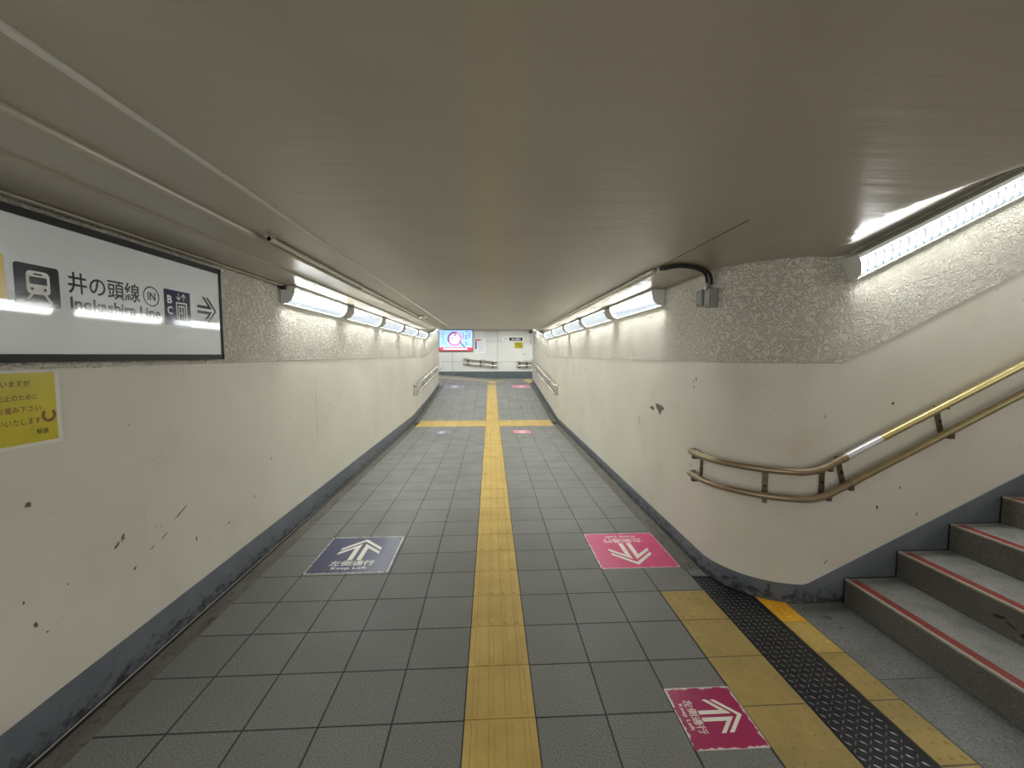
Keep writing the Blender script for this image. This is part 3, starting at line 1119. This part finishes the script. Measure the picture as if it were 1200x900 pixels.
zs = 0.0006
sb_ = make_sticker('large navy blue floor sticker with white arrow, left of the yellow strip', M['st_blue'], 0.292)
sb_.location = (-1.025, 3.165, zs)
sp_ = make_sticker('large pink floor sticker with upside-down white arrow, right of the yellow strip', M['st_pink'], 0.290)
sp_.location = (1.078, 3.13, zs)
sp_.rotation_euler = (0, 0, PI)
sm_ = make_sticker('small magenta floor sticker with sideways arrow beside the wide yellow dotted strip', M['st_magenta'], 0.151)
sm_.location = (0.937, 1.617, zs)
sm_.rotation_euler = (0, 0, -PI / 2)
dup(sb_, (-0.98, 8.20, zs), (0, 0, 0), 'navy blue floor sticker just in front of the yellow cross strip').scale = (0.56, 0.56, 1)
dup(sp_, (0.62, 8.20, zs), (0, 0, PI), 'pink floor sticker just in front of the yellow cross strip').scale = (0.56, 0.56, 1)
ra = math.atan(RS)
dup(sb_, (-1.20, 13.9, zfloor(0.1, 13.9) + zs), (ra, 0, 0), 'navy blue floor sticker at the top of the far ramp').scale = (1.0, 1.0, 1)
dup(sp_, (1.02, 13.9, zfloor(0.1, 13.9) + zs), (-ra, 0, PI), 'pink floor sticker at the top of the far ramp').scale = (1.0, 1.0, 1)

# ------------------------------------------------------------------ handrails
def smoothpath(P, n=5):
    """Catmull-Rom through points"""
    P = [Vector(p) for p in P]
    out = []
    for i in range(len(P) - 1):
        a, b, c, d = P[max(0, i - 1)], P[i], P[i + 1], P[min(len(P) - 1, i + 2)]
        for j in range(n):
            t_ = j / n
            out.append(0.5 * ((2 * b) + (c - a) * t_ + (2 * a - 5 * b + 4 * c - d) * t_ ** 2 + (3 * b - 3 * c + d - a) * t_ ** 3))
    out.append(P[-1])
    return out


OFF = 0.062
def rail_xy(s):
    """plan position along the stair rail; s = 0 at the corner start, negative along the tunnel"""
    if s < 0:
        return (XR - OFF, CYC - s)
    R_ = RC + OFF
    q = R_ * PI / 2
    if s < q:
        a = PI + s / R_
        return (CXC + R_ * math.cos(a), CYC + R_ * math.sin(a))
    return (CXC + s - q, YS - OFF)


QL = (RC + OFF) * PI / 2
def stair_rail(z0, s0, s1, xb, off=0.0):
    P = []
    n = int((s1 - s0) / 0.03) + 1
    for i in range(n + 1):
        s = s0 + (s1 - s0) * i / n
        x, y = rail_xy(s)
        e = s - QL - (xb - CXC)
        w = 0.09
        z = z0 + (0.0 if e < -w else (0.507 * (e + w) ** 2 / (4 * w) if e < w else 0.507 * e))
        P.append((x, y, z))
    return P


hr = thing('handrail', 'two-tier bronze handrail curving round the corner and up the stairs', 'handrail', (1.95, YS, 0.0))
S0, SE = -0.07, QL + 2.6
XB_U, XB_L = 1.905, 1.935
s_slv = QL + (2.09 - CXC)
up = stair_rail(0.838, S0, s_slv, XB_U)
RR = 0.0208
u_ = MB()
u_.tube([(up[0][0] + 0.045, up[0][1] + 0.012, up[0][2]), (up[0][0] + 0.018, up[0][1] + 0.014, up[0][2])] + up, RR, 14)
upper = u_.build('upper_rail', M['rail'], hr, smooth=40)
mid = stair_rail(0.838, s_slv, s_slv + 0.205, XB_U)
upg = stair_rail(0.838, s_slv + 0.205, SE, XB_U)
MB().tube(stair_rail(0.838, s_slv - 0.03, s_slv - 0.004, XB_U), RR + 0.003, 14).build('collar', M['rail'], hr, smooth=40)
MB().tube(mid, RR + 0.0012, 14).build('sleeve', M['sleeve'], hr, smooth=40)
MB().tube(upg, RR, 14).build('upper_rail', M['rail_gold'], hr, smooth=40)
lo1 = stair_rail(0.676, S0, QL + (2.16 - CXC), XB_L)
lo2 = stair_rail(0.676, QL + (2.16 - CXC), SE, XB_L)
MB().tube([(lo1[0][0] + 0.045, lo1[0][1] + 0.012, lo1[0][2]), (lo1[0][0] + 0.018, lo1[0][1] + 0.014, lo1[0][2])] + lo1, RR, 14).build('lower_rail', M['rail'], hr, smooth=40)
MB().tube(stair_rail(0.676, QL + (2.12 - CXC), QL + (2.16 - CXC), XB_L), RR + 0.003, 14).build('collar', M['rail'], hr, smooth=40)
MB().tube(lo2, RR, 14).build('lower_rail', M['rail_worn'], hr, smooth=40)


def rail_bracket(s, hr):
    x, y = rail_xy(s)
    e = 0.004
    x2, y2 = rail_xy(s + e)
    tx, ty = x2 - x, y2 - y
    l_ = math.hypot(tx, ty)
    tx, ty = tx / l_, ty / l_
    nx, ny_ = -ty, tx                      # towards the wall
    if (s > QL and ny_ < 0) or (s < 0 and nx < 0) or (0 <= s <= QL and (CXC - x) * nx + (CYC - y) * ny_ < 0):
        nx, ny_ = -nx, -ny_
    zu = None
    for P in (stair_rail(0.838, S0, SE, XB_U),):
        zu = min(P, key=lambda p: (p[0] - x) ** 2 + (p[1] - y) ** 2)[2]
    zl = min(stair_rail(0.676, S0, SE, XB_L), key=lambda p: (p[0] - x) ** 2 + (p[1] - y) ** 2)[2]
    sl_ = 0.507 if s > QL + 0.05 else 0.0
    fr = lambda u, v, d: Vector((x + tx * u + nx * d, y + ty * u + ny_ * d, v + sl_ * u * 0.0))
    k = 0.016
    lean = 0.03 if sl_ else 0.0
    m = MB()
    # plate on the wall between the two tiers
    zt_, zb_ = zu - 0.052, zl - 0.040
    m.prism(fr, [(-k - lean, zt_ + 0.024), (k - lean, zt_ + 0.024), (k + lean * 0.6, zb_), (-k + lean * 0.6, zb_)], OFF - 0.008, OFF - 0.0015)
    # arms: out from the plate, up under each rail
    for zr, du in ((zu, -lean), (zl, lean * 0.5)):
        m.prism(fr, [(-k * 0.8 + du, zr - 0.043), (k * 0.8 + du, zr - 0.043), (k * 0.8 + du, zr - 0.034), (-k * 0.8 + du, zr - 0.034)], 0.004, OFF - 0.003)
        m.prism(fr, [(-k * 0.8 + du, zr - 0.043), (k * 0.8 + du, zr - 0.043), (k * 0.8 + du, zr - 0.012), (-k * 0.8 + du, zr - 0.012)], -0.010, 0.006)
    b_ = m.build('bracket', M['bracket'], hr)
    q = MB()
    q.tube([fr(0, (zt_ + zb_) / 2 + 0.01, OFF - 0.012), fr(0, (zt_ + zb_) / 2 + 0.01, OFF - 0.007)], 0.008, 10)
    q.build('screw', M['screw'], b_)


for s in (-0.02, 0.50, QL + 0.045, QL + (2.115 - CXC), QL + (2.72 - CXC), QL + (3.35 - CXC), QL + (4.0 - CXC)):
    rail_bracket(s, hr)


def ramp_rail(name, label, x, wallx, ya, yb, slope, za, gap, hook=0):
    """straight two-tier bright rail on a ramp wall"""
    h = thing('handrail', label, 'handrail', (wallx, ya, za))
    r = 0.022
    for z0, nm in ((za, 'upper_rail'), (za - gap, 'lower_rail')):
        P = [(wallx + (x - wallx) * 0.05, ya + 0.01, z0 - 0.0), (wallx + (x - wallx) * 0.7, ya, z0), (x, ya + 0.03, z0 + slope * 0.03)]
        P += [(x, ya + 0.03 + (yb - ya - 0.03) * i / 10, z0 + slope * (0.03 + (yb - ya - 0.03) * i / 10)) for i in range(1, 11)]
        MB().tube(P, r, 10).build(nm, M['chrome'], h, smooth=50)
    n = 5
    for i in range(n):
        y = ya + 0.12 + (yb - ya - 0.3) * i / (n - 1)
        dz = slope * (y - ya)
        m = MB()
        a, b = sorted((wallx + (0.002 if x > wallx else -0.002), wallx + (0.010 if x > wallx else -0.010)))
        m.box(a, b, y - 0.022, y + 0.022, za - gap - 0.06 + dz, za - 0.03 + dz)
        for z0 in (za, za - gap):
            a, b = sorted((wallx, x))
            m.box(a, b, y - 0.014, y + 0.014, z0 - 0.045 + dz, z0 - 0.032 + dz)
            a, b = x - 0.006, x + 0.006
            m.box(a, b, y - 0.014, y + 0.014, z0 - 0.045 + dz, z0 - 0.012 + dz)
        m.build('bracket', M['bracket'], h)
    return h


ramp_rail('handrail', 'bright two-tier metal handrail on the left wall of the far ramp', XL + 0.07, XL, 9.25, 14.35, 0.092, 0.85, 0.185)
ramp_rail('handrail', 'bright two-tier metal handrail on the right wall of the far ramp', XR - 0.07, XR, 9.15, 14.9, 0.092, 0.85, 0.185)


def far_rail(label, x0, x1, z0, z1, gap, nb_):
    h = thing('handrail', label, 'handrail', (x0, YF, z0))
    y = YF - 0.075
    for dz, nm in ((0, 'upper_rail'), (-gap, 'lower_rail')):
        P = [(x0, YF - 0.004, z0 + dz), (x0, y + 0.02, z0 + dz), (x0 + 0.03, y, z0 + dz), (x1 - 0.03, y, z1 + dz), (x1, y + 0.02, z1 + dz), (x1, YF - 0.004, z1 + dz)]
        MB().tube(P, 0.03, 12).build(nm, M['chrome'], h, smooth=50)
    for i in range(nb_):
        t_ = (i + 0.35) / (nb_ - 0.3)
        x = x0 + (x1 - x0) * t_
        z = z0 + (z1 - z0) * t_
        m = MB()
        m.box(x - 0.03, x + 0.03, YF - 0.012, YF - 0.002, z - gap - 0.08, z - 0.02)
        for dz in (0, -gap):
            m.box(x - 0.022, x + 0.022, YF - 0.078, YF - 0.004, z + dz - 0.055, z + dz - 0.038)
            m.box(x - 0.022, x + 0.022, YF - 0.085, YF - 0.065, z + dz - 0.055, z + dz - 0.014)
        m.build('bracket', M['bracket'], h)
    return h


far_rail('short sloping two-tier metal handrail on the far white panelled wall', -1.13, 0.27, 1.375, 1.245, 0.19, 3)
far_rail('short level two-tier metal handrail at the right end of the far wall', 1.12, 1.95, 1.255, 1.255, 0.19, 3)

# ------------------------------------------------------------------ conduits, cable, junction boxes
def conduit(label, x, z, y0, y1, r, clips):
    c = thing('conduit', label, 'conduit', (x, y0, z))
    MB().tube([(x, y0, z), (x, y1, z)], r, 10).build('pipe', M['pipe'], c, smooth=50)
    for y in clips:
        m = MB()
        m.tube([(x, y - 0.02, z), (x, y + 0.02, z)], r + 0.004, 10)
        m.box(x - 0.024, x + 0.024, y - 0.009, y + 0.009, z + r - 0.002, z + r + 0.003)
        m.build('clip', M['pipe'], c)
    return c


rc = 0.011
cl = [2.11, 3.9, 5.3, 6.6, 7.9, 9.0]
conduit('slim ceiling conduit on the left, nearer the middle, with couplings', -1.058, ZC - rc - 0.003, 2.09, YE - 0.03, rc, cl)
conduit('slim ceiling conduit on the left, against the lowered edge', -1.090, ZC - rc - 0.003, 3.6, YE - 0.03, rc, [4.4, 6.0, 7.4])
conduit('slim ceiling conduit on the right, nearer the middle', 1.078, ZC - rc - 0.003, 2.75, YE - 0.03, rc, [2.95, 3.7, 5.2, 6.8, 8.4])
conduit('slim ceiling conduit on the right, nearer the wall lights', 1.112, ZC - rc - 0.003, 2.72, YE - 0.03, rc, [2.80, 3.35, 4.6, 6.1, 7.6])
# twin cable feeding the left lights
cb = thing('cable', 'thin twin cable along the top of the left wall above the direction sign', 'cable', (-1.655, 1.0, ZC - 0.03))
for i, dx in enumerate((0.0, 0.016)):
    MB().tube([(-1.690 + dx, 0.42, ZC - 0.010), (-1.690 + dx, 3.525, ZC - 0.010)], 0.0055, 8).build('wire', M['pipe'], cb, smooth=50)
MB().box(-1.700, -1.662, 3.49, 3.53, ZC - 0.040, ZC - 0.005, bev=0.005).build('cable_gland', M['cable'], cb)

# curved flexible cable to the junction boxes on the right wall
fc = thing('cable', 'dark flexible cable arching from the ceiling conduit to the right wall junction boxes', 'cable', (1.5, 2.75, 2.0))
zc_ = ZC - 0.014
MB().tube(smoothpath([(1.100, 2.70, zc_), (1.120, 2.64, zc_), (1.155, 2.59, zc_), (1.21, 2.575, zc_), (1.30, 2.62, zc_), (1.39, 2.69, zc_), (1.445, 2.735, zc_ - 0.006), (1.472, 2.752, zc_ - 0.035), (1.480, 2.757, zc_ - 0.085)], 6), 0.011, 10).build('cable', M['cable'], fc, smooth=50)
MB().tube(smoothpath([(1.122, 2.70, zc_), (1.140, 2.66, zc_), (1.17, 2.62, zc_), (1.215, 2.605, zc_), (1.30, 2.645, zc_), (1.38, 2.712, zc_), (1.438, 2.765, zc_ - 0.008), (1.466, 2.79, zc_ - 0.04), (1.474, 2.795, zc_ - 0.10)], 6), 0.010, 10).build('cable', M['cable'], fc, smooth=50)
MB().box(1.086, 1.134, 2.685, 2.715, ZC - 0.03, ZC - 0.001, bev=0.006).build('conduit_coupling', M['pipe'], fc)
MB().tube([(1.474, 2.795, zc_ - 0.07), (1.474, 2.795, zc_ - 0.115)], 0.016, 10).build('cable_gland', M['jbox'], fc, smooth=50)


def jbox(label, y0, y1, x0, z0, z1, xb):
    j = thing('junction_box', label, 'junction box', (XR, (y0 + y1) / 2, z0))
    MB().box(x0, xb, y0, y1, z0, z1, bev=0.005).build('box', M['jbox'], j)
    MB().box(x0 - 0.007, x0 - 0.0005, y0 + 0.004, y1 - 0.004, z0 + 0.004, z1 - 0.004, bev=0.003).build('cover', M['jbox'], j)
    m = MB()
    for zz in (z0 + 0.014, z1 - 0.014):
        m.tube([(x0 - 0.010, (y0 + y1) / 2, zz), (x0 - 0.006, (y0 + y1) / 2, zz)], 0.004, 8)
    m.build('screw', M['screw'], j)


jbox('grey junction box on the right wall, the one farther from the stairs', 2.805, 2.885, 1.445, 1.865, 1.975, XR - 0.005)
jbox('grey junction box on the right wall, the one nearer the stairs', 2.712, 2.786, 1.455, 1.850, 1.975, XR + 0.006)

# small round box on the ceiling far left
rb = thing('ceiling_box', 'small round box on the ceiling beside the far left conduits', 'junction box', (-1.0, 6.2, ZC))
MB().tube([(-0.985, 6.2, ZC - 0.001), (-0.985, 6.2, ZC - 0.035), (-0.985, 6.2, ZC - 0.042)], [0.055, 0.055, 0.045], 18).build('round_box', M['pipe'], rb, smooth=40)
MB().tube([(-1.045, 6.2, ZC - 0.016), (-1.036, 6.2, ZC - 0.016)], 0.01, 8).build('spout', M['pipe'], rb)
# drain slots at the ramp foot
for x0, x1, w in ((XL + 0.03, -1.615, 'left'), (1.385, XR - 0.03, 'right')):
    m = MB()
    m.box(x0, x1, YB - 0.07, YB + 0.025, zfloor(0, YB) + 0.0005, 0.004)
    g = tag(m.build('drain', M['black']), 'small black drain opening at the %s end of the yellow cross strip' % w, 'drain', 'drains at the ramp foot')
    q = MB()
    for i in range(3):
        q.box(x0 + 0.012 + i * 0.028, x0 + 0.020 + i * 0.028, YB - 0.065, YB + 0.02, 0.004, 0.007)
    q.build('grate', M['screw'], g)

# ------------------------------------------------------------------ far wall: screen, notices, signs
FF = frame_of((0, YF, 0), (1, 0, 0), (0, 0, 1), (0, -1, 0))
sc = thing('video_screen', 'glowing advertising screen with a pink ring on the far wall', 'screen', (-1.45, YF, 2.12))
U0, U1, V0, V1 = -2.145, -0.765, 1.715, 2.565
MB().prism(FF, [(U0 - 0.02, V0 - 0.02), (U1 + 0.02, V0 - 0.02), (U1 + 0.02, V1 + 0.02), (U0 - 0.02, V1 + 0.02)], 0.004, 0.07).build('casing', M['frame_black'], sc)
SE_ = 0.43
pal = [emit('screen_blue', srgb(160, 200, 250), SE_), emit('screen_pink', srgb(250, 130, 200), SE_), emit('screen_red', srgb(222, 66, 84), SE_), emit('screen_white', srgb(240, 244, 255), SE_),
       emit('screen_navy', srgb(60, 80, 140), 0.3), emit('screen_purple', srgb(140, 84, 150), SE_), emit('screen_green', srgb(110, 160, 140), SE_)]
m = MB()
W_, H_ = U1 - U0, V1 - V0
def SP(u, v, d=0.0):
    return FF(U0 + u * W_, V0 + v * H_, 0.071 + d)
SPF = lambda u, v, d=0: SP(u, v, d)
m.face([SP(0, 0.155), SP(1, 0.155), SP(1, 1), SP(0, 1)], 0)
m.face([SP(0, 0), SP(1, 0), SP(1, 0.155), SP(0, 0.155)], 2)
asp = H_ / W_
def sring(cu, cv, r0, r1, a0, a1, mi, d, n=26):
    for i in range(n):
        t0 = math.radians(a0 + (a1 - a0) * i / n)
        t1 = math.radians(a0 + (a1 - a0) * (i + 1) / n)
        m.face([SP(cu + r0 * asp * math.cos(t0), cv + r0 * math.sin(t0), d), SP(cu + r1 * asp * math.cos(t0), cv + r1 * math.sin(t0), d),
                SP(cu + r1 * asp * math.cos(t1), cv + r1 * math.sin(t1), d), SP(cu + r0 * asp * math.cos(t1), cv + r0 * math.sin(t1), d)], mi)
sring(0.465, 0.57, 0.0, 0.27, 0, 360, 3, 0.0006)
sring(0.465, 0.57, 0.255, 0.36, -150, 70, 1, 0.0012)
sring(0.465, 0.57, 0.255, 0.36, 70, 210, 5, 0.0012)
m.face([SP(0.44, 0.80, 0.0018), SP(0.50, 0.82, 0.0018), SP(0.545, 0.70, 0.0018), SP(0.50, 0.72, 0.0018), (SP(0.44, 0.66, 0.0018))], 6)
m.face([SP(0.36, 0.63, 0.0018), SP(0.42, 0.66, 0.0018), SP(0.43, 0.60, 0.0018), SP(0.38, 0.58, 0.0018)], 4)
m.face([SP(0.45, 0.60, 0.0018), SP(0.475, 0.60, 0.0018), SP(0.475, 0.55, 0.0018), SP(0.45, 0.55, 0.0018)], 4)
m.face([SP(0.575, 0.46, 0.0018), SP(0.60, 0.48, 0.0018), SP(0.80, 0.17, 0.0018), SP(0.75, 0.165, 0.0018)], 4)
for (u, v0_, v1_, w_) in ((0.075, 0.62, 0.9, 0.012), (0.125, 0.50, 0.9, 0.014), (0.72, 0.6, 0.9, 0.025), (0.815, 0.56, 0.8, 0.045), (0.91, 0.62, 0.9, 0.03), (0.82, 0.30, 0.46, 0.045)):
    nq = max(2, int((v1_ - v0_) / 0.07))
    for i in range(nq):
        va = v0_ + (v1_ - v0_) * i / nq
        m.face([SP(u - w_, va, 0.0018), SP(u + w_, va, 0.0018), SP(u + w_ * 0.6, va + 0.04, 0.0018), SP(u - w_ * 0.7, va + 0.04, 0.0018)], 4)
m.face([SP(0.80, 0.92, 0.0018), SP(0.86, 0.92, 0.0018), SP(0.86, 0.96, 0.0018), SP(0.80, 0.96, 0.0018)], 4)
for (u, v) in ((0.12, 0.42), (0.14, 0.34)):
    m.face([SP(u - 0.07, v, 0.0018), SP(u + 0.07, v, 0.0018), SP(u + 0.07, v + 0.012, 0.0018), SP(u - 0.07, v + 0.012, 0.0018)], 4)
for i in range(14):
    u = 0.12 + 0.052 * i
    m.face([SP(u, 0.04, 0.0018), SP(u + 0.04, 0.04, 0.0018), SP(u + 0.043, 0.12, 0.0018), SP(u + 0.004, 0.12, 0.0018)], 3)
m.build('picture', pal, sc, recalc=False)

M['notice_white'] = plain('notice_white', srgb(230, 231, 230), 0.3, 0, 0.03, 8)
M['notice_red'] = plain('notice_red', srgb(190, 70, 80), 0.35, 0, 0.05, 8)
M['notice_blue'] = plain('notice_blue', srgb(80, 92, 150), 0.35, 0, 0.05, 8)
M['grey_ink'] = plain('grey_ink', srgb(150, 152, 160), 0.4, 0, 0.05, 8)
wn = thing('wall_notice', 'white notice with a red heading and blue bar beside the far screen', 'notice', (-0.45, YF, 1.95))
MB().prism(FF, [(-0.715, 1.60), (-0.215, 1.60), (-0.215, 2.24), (-0.715, 2.24)], 0.002, 0.008).build('sheet', M['notice_white'], wn)
MB().prism(FF, [(-0.66, 2.13), (-0.41, 2.13), (-0.41, 2.19), (-0.66, 2.19)], 0.008, 0.0095).build('heading', M['notice_red'], wn)
MB().prism(FF, [(-0.655, 1.77), (-0.585, 1.77), (-0.585, 2.11), (-0.655, 2.11)], 0.008, 0.0095).build('side_bar', M['notice_blue'], wn)
m = MB()
for v, w_ in ((2.02, 0.28), (1.95, 0.22), (1.86, 0.26), (1.78, 0.24), (1.70, 0.30)):
    m.prism(FF, [(-0.54, v), (-0.54 + w_, v + 0.01), (-0.54 + w_, v + 0.024), (-0.54, v + 0.014)], 0.008, 0.0092)
m.prism(FF, [(-0.36, 2.12), (-0.335, 2.12), (-0.335, 2.20), (-0.36, 2.20)], 0.008, 0.0092)
m.build('print_lines', M['grey_ink'], wn)

gs = thing('guide_sign', 'small white guide sign with a black panel high on the far wall', 'sign', (0.95, YF, 2.2))
MB().prism(FF, [(0.50, 2.09), (1.39, 2.09), (1.39, 2.33), (0.50, 2.33)], 0.002, 0.02).build('plate', M['notice_white'], gs)
MB().prism(FF, rrect(0.79, 1.35, 2.125, 2.265, 0.01), 0.02, 0.0215).build('black_panel', M['ink'], gs)
m = MB()
put_text(m, FF, '左側通行', 0.87, 1.28, 2.148, 2.243, 0.0222, bold=0.02)
m.build('lettering', M['white_print'], gs)
m = MB()
for v in (2.225, 2.145):
    for i in range(4):
        m.prism(FF, [(0.56 + 0.045 * i, v), (0.59 + 0.045 * i, v), (0.59 + 0.045 * i, v + 0.03), (0.56 + 0.045 * i, v + 0.03)], 0.02, 0.021)
m.build('small_print', M['grey_ink'], gs)

yn = thing('paper_notice', 'small yellow paper notice on the far wall below the guide sign', 'notice', (1.19, YF, 1.95))
MB().prism(FF, [(1.01, 1.815), (1.36, 1.815), (1.36, 2.07), (1.01, 2.07)], 0.002, 0.006).build('sheet', M['notice_yellow'], yn)
m = MB()
for i in range(4):
    v = 2.03 - 0.045 * i
    m.prism(FF, [(1.04, v - 0.014), (1.31 - 0.02 * (i % 2), v - 0.014), (1.31 - 0.02 * (i % 2), v), (1.04, v)], 0.006, 0.0066)
m.build('print_lines', M['notice_dark'], yn)
m = MB()
ring(m, FF, 1.31, 1.885, 0.018, 0.034, 0.0068, 0, 0, 360, 16)
m.build('ring_mark', M['rust'], yn)
# stud below it, and a pipe with box in the corner
kb = thing('wall_stud', 'tiny dark stud on the far wall above the right handrail', 'fitting', (1.42, YF, 1.57))
MB().tube([(1.42, YF - 0.001, 1.575), (1.42, YF - 0.02, 1.575)], 0.022, 12).build('stud_head', M['screw'], kb)
cp = thing('conduit', 'thin vertical conduit with a box in the far right top corner', 'conduit', (1.66, YF, 2.2))
MB().tube([(1.70, YF - 0.02, 1.98), (1.70, YF - 0.02, 2.6)], 0.016, 8).build('pipe', M['chrome'], cp, smooth=50)
MB().box(1.62, 1.78, YF - 0.09, YF - 0.002, 2.44, 2.56, bev=0.01).build('box', M['bracket'], cp)

# ------------------------------------------------------------------ chips and scuffs in the wall paint
def blob(m, frame, cu, cv, ru, rv, rot, mi, n=17, d=0.0006):
    pts = []
    for i in range(n):
        a = 2 * PI * i / n
        k = random.uniform(0.5, 1.15)
        u, v = ru * k * math.cos(a), rv * k * math.sin(a)
        pts.append((cu + u * math.cos(rot) - v * math.sin(rot), cv + u * math.sin(rot) + v * math.cos(rot)))
    m.face([frame(u, v, d) for u, v in pts], mi)


WF = frame_of((XL, 0, 0), (0, 1, 0), (0, 0, 1), (1, 0, 0))
m = MB()
for (u, v, a, b, r, mi) in ((1.978, 0.680, 0.013, 0.024, -0.3, 0), (1.944, 0.655, 0.026, 0.009, 0.6, 0), (1.60, 0.975, 0.014, 0.012, 0.5, 1), (1.593, 0.514, 0.008, 0.014, 0.1, 1), (1.925, 1.482, 0.022, 0.010, 0.3, 0),
                            (1.898, 1.481, 0.018, 0.007, 0.2, 0), (1.968, 1.484, 0.005, 0.008, 0, 1), (2.20, 0.640, 0.006, 0.005, 0, 1), (2.17, 0.648, 0.004, 0.004, 0, 1), (2.14, 0.555, 0.018, 0.004, 0.5, 1),
                            (2.03, 0.50, 0.012, 0.006, 0.7, 1), (2.34, 0.66, 0.05, 0.006, 0.45, 1), (2.22, 0.58, 0.03, 0.004, 0.5, 1), (2.45, 0.46, 0.006, 0.018, 0.2, 1), (1.56, 0.62, 0.005, 0.008, 0, 1),
                            (1.63, 0.46, 0.006, 0.005, 0, 1), (1.72, 0.60, 0.004, 0.004, 0, 1), (2.05, 1.20, 0.004, 0.004, 0, 1), (3.05, 0.50, 0.006, 0.02, -0.3, 1), (2.75, 0.43, 0.015, 0.006, 0.5, 1), (3.3, 0.72, 0.006, 0.02, 0, 1), (4.5, 1.0, 0.03, 0.005, 0.3, 1)):
    blob(m, WF, u, v, a, b, r, mi)
o = m.build('paint_chips', [M['chip'], M['chip_dark']], wall_left, recalc=False)
o['kind'] = 'stuff'
m = MB()
for (v0_, v1_) in ((1.34, 1.25), (1.21, 0.95), (0.93, 0.70)):
    m.face([WF(4.170, v1_, 0.0006), WF(4.175, v1_, 0.0006), WF(4.176, v0_, 0.0006), WF(4.172, v0_, 0.0006)])
m.build('wall_crack', M['chip'], wall_left, recalc=False)
WR = frame_of((XR, 0, 0), (0, -1, 0), (0, 0, 1), (-1, 0, 0))
m = MB()
m.face([WR(u, v, 0.0006) for u, v in ((-3.70, 1.090), (-3.62, 1.092), (-3.53, 1.083), (-3.50, 1.060), (-3.55, 1.045), (-3.57, 1.02), (-3.60, 0.998), (-3.63, 1.03), (-3.68, 1.058))], 0)
m.face([WR(u, v, 0.0006) for u, v in ((-3.83, 1.035), (-3.79, 1.058), (-3.72, 1.05), (-3.73, 1.02), (-3.79, 1.025))], 0)
for (u, v, a, b, r, mi) in ((-2.98, 1.34, 0.03, 0.05, 0.4, 1), (-3.0, 0.70, 0.004, 0.03, 0, 1), (-4.9, 1.16, 0.006, 0.03, 0, 1), (-4.1, 0.88, 0.005, 0.05, -0.15, 1), (-6.5, 1.30, 0.03, 0.05, 0.2, 1)):
    if mi == 1 and a > 0.02:
        for q in range(6):
            blob(m, WR, u + random.uniform(-a, a), v + random.uniform(-b, b), 0.007, 0.012, 0.4, 1)
    else:
        blob(m, WR, u, v, a, b, r, mi)
WS = frame_of((0, YS, 0), (1, 0, 0), (0, 0, 1), (0, -1, 0))
for (u, v, a, b, r) in ((2.0, 1.16, 0.004, 0.012, 0.5), (2.36, 0.60, 0.010, 0.016, 0.3), (2.05, 0.26, 0.004, 0.02, -0.6), (2.62, 0.55, 0.005, 0.014, 0), (2.42, 1.24, 0.012, 0.010, 0.3), (2.20, 0.80, 0.006, 0.005, 0), (2.05, 0.75, 0.005, 0.005, 0), (2.5, 0.72, 0.006, 0.012, 0.4)):
    blob(m, WS, u, v, a, b, r, 1)
o = m.build('paint_chips', [M['chip'], M['chip_dark']], wall_right, recalc=False)
o['kind'] = 'stuff'
# dark smears on the second riser and on the landing
kids = [c for c in st.children if c.name.startswith('step')]
m = MB()
RF = frame_of((XS0 + GO + 0.002, 0, 0), (0, -1, 0), (0, 0, 1), (-1, 0, 0))
for u, v, a, b, r in ((-1.83, 0.250, 0.03, 0.010, 0.2), (-1.78, 0.235, 0.028, 0.007, -0.4), (-1.73, 0.215, 0.02, 0.012, 0.3), (-1.70, 0.20, 0.022, 0.006, -0.2)):
    blob(m, RF, u, v, a, b, r, 0)
m.build('scuff_marks', M['black'], kids[1], recalc=False)
m = MB()
blob(m, frame_of((0, 0, 0.0031), (1, 0, 0), (0, 1, 0), (0, 0, 1)), 1.955, 2.225, 0.035, 0.022, -0.6, 0, 16)
blob(m, frame_of((0, 0, 0.0031), (1, 0, 0), (0, 1, 0), (0, 0, 1)), 1.955, 2.13, 0.018, 0.014, -0.6, 0, 12)
lp_ = [o for o in COL.objects if o.name.startswith('floor') and o.data and o.data.materials[0] == M['pave']][0]
o = m.build('dark_stain', M['chip_dark'], lp_, recalc=False)
o['kind'] = 'stuff'
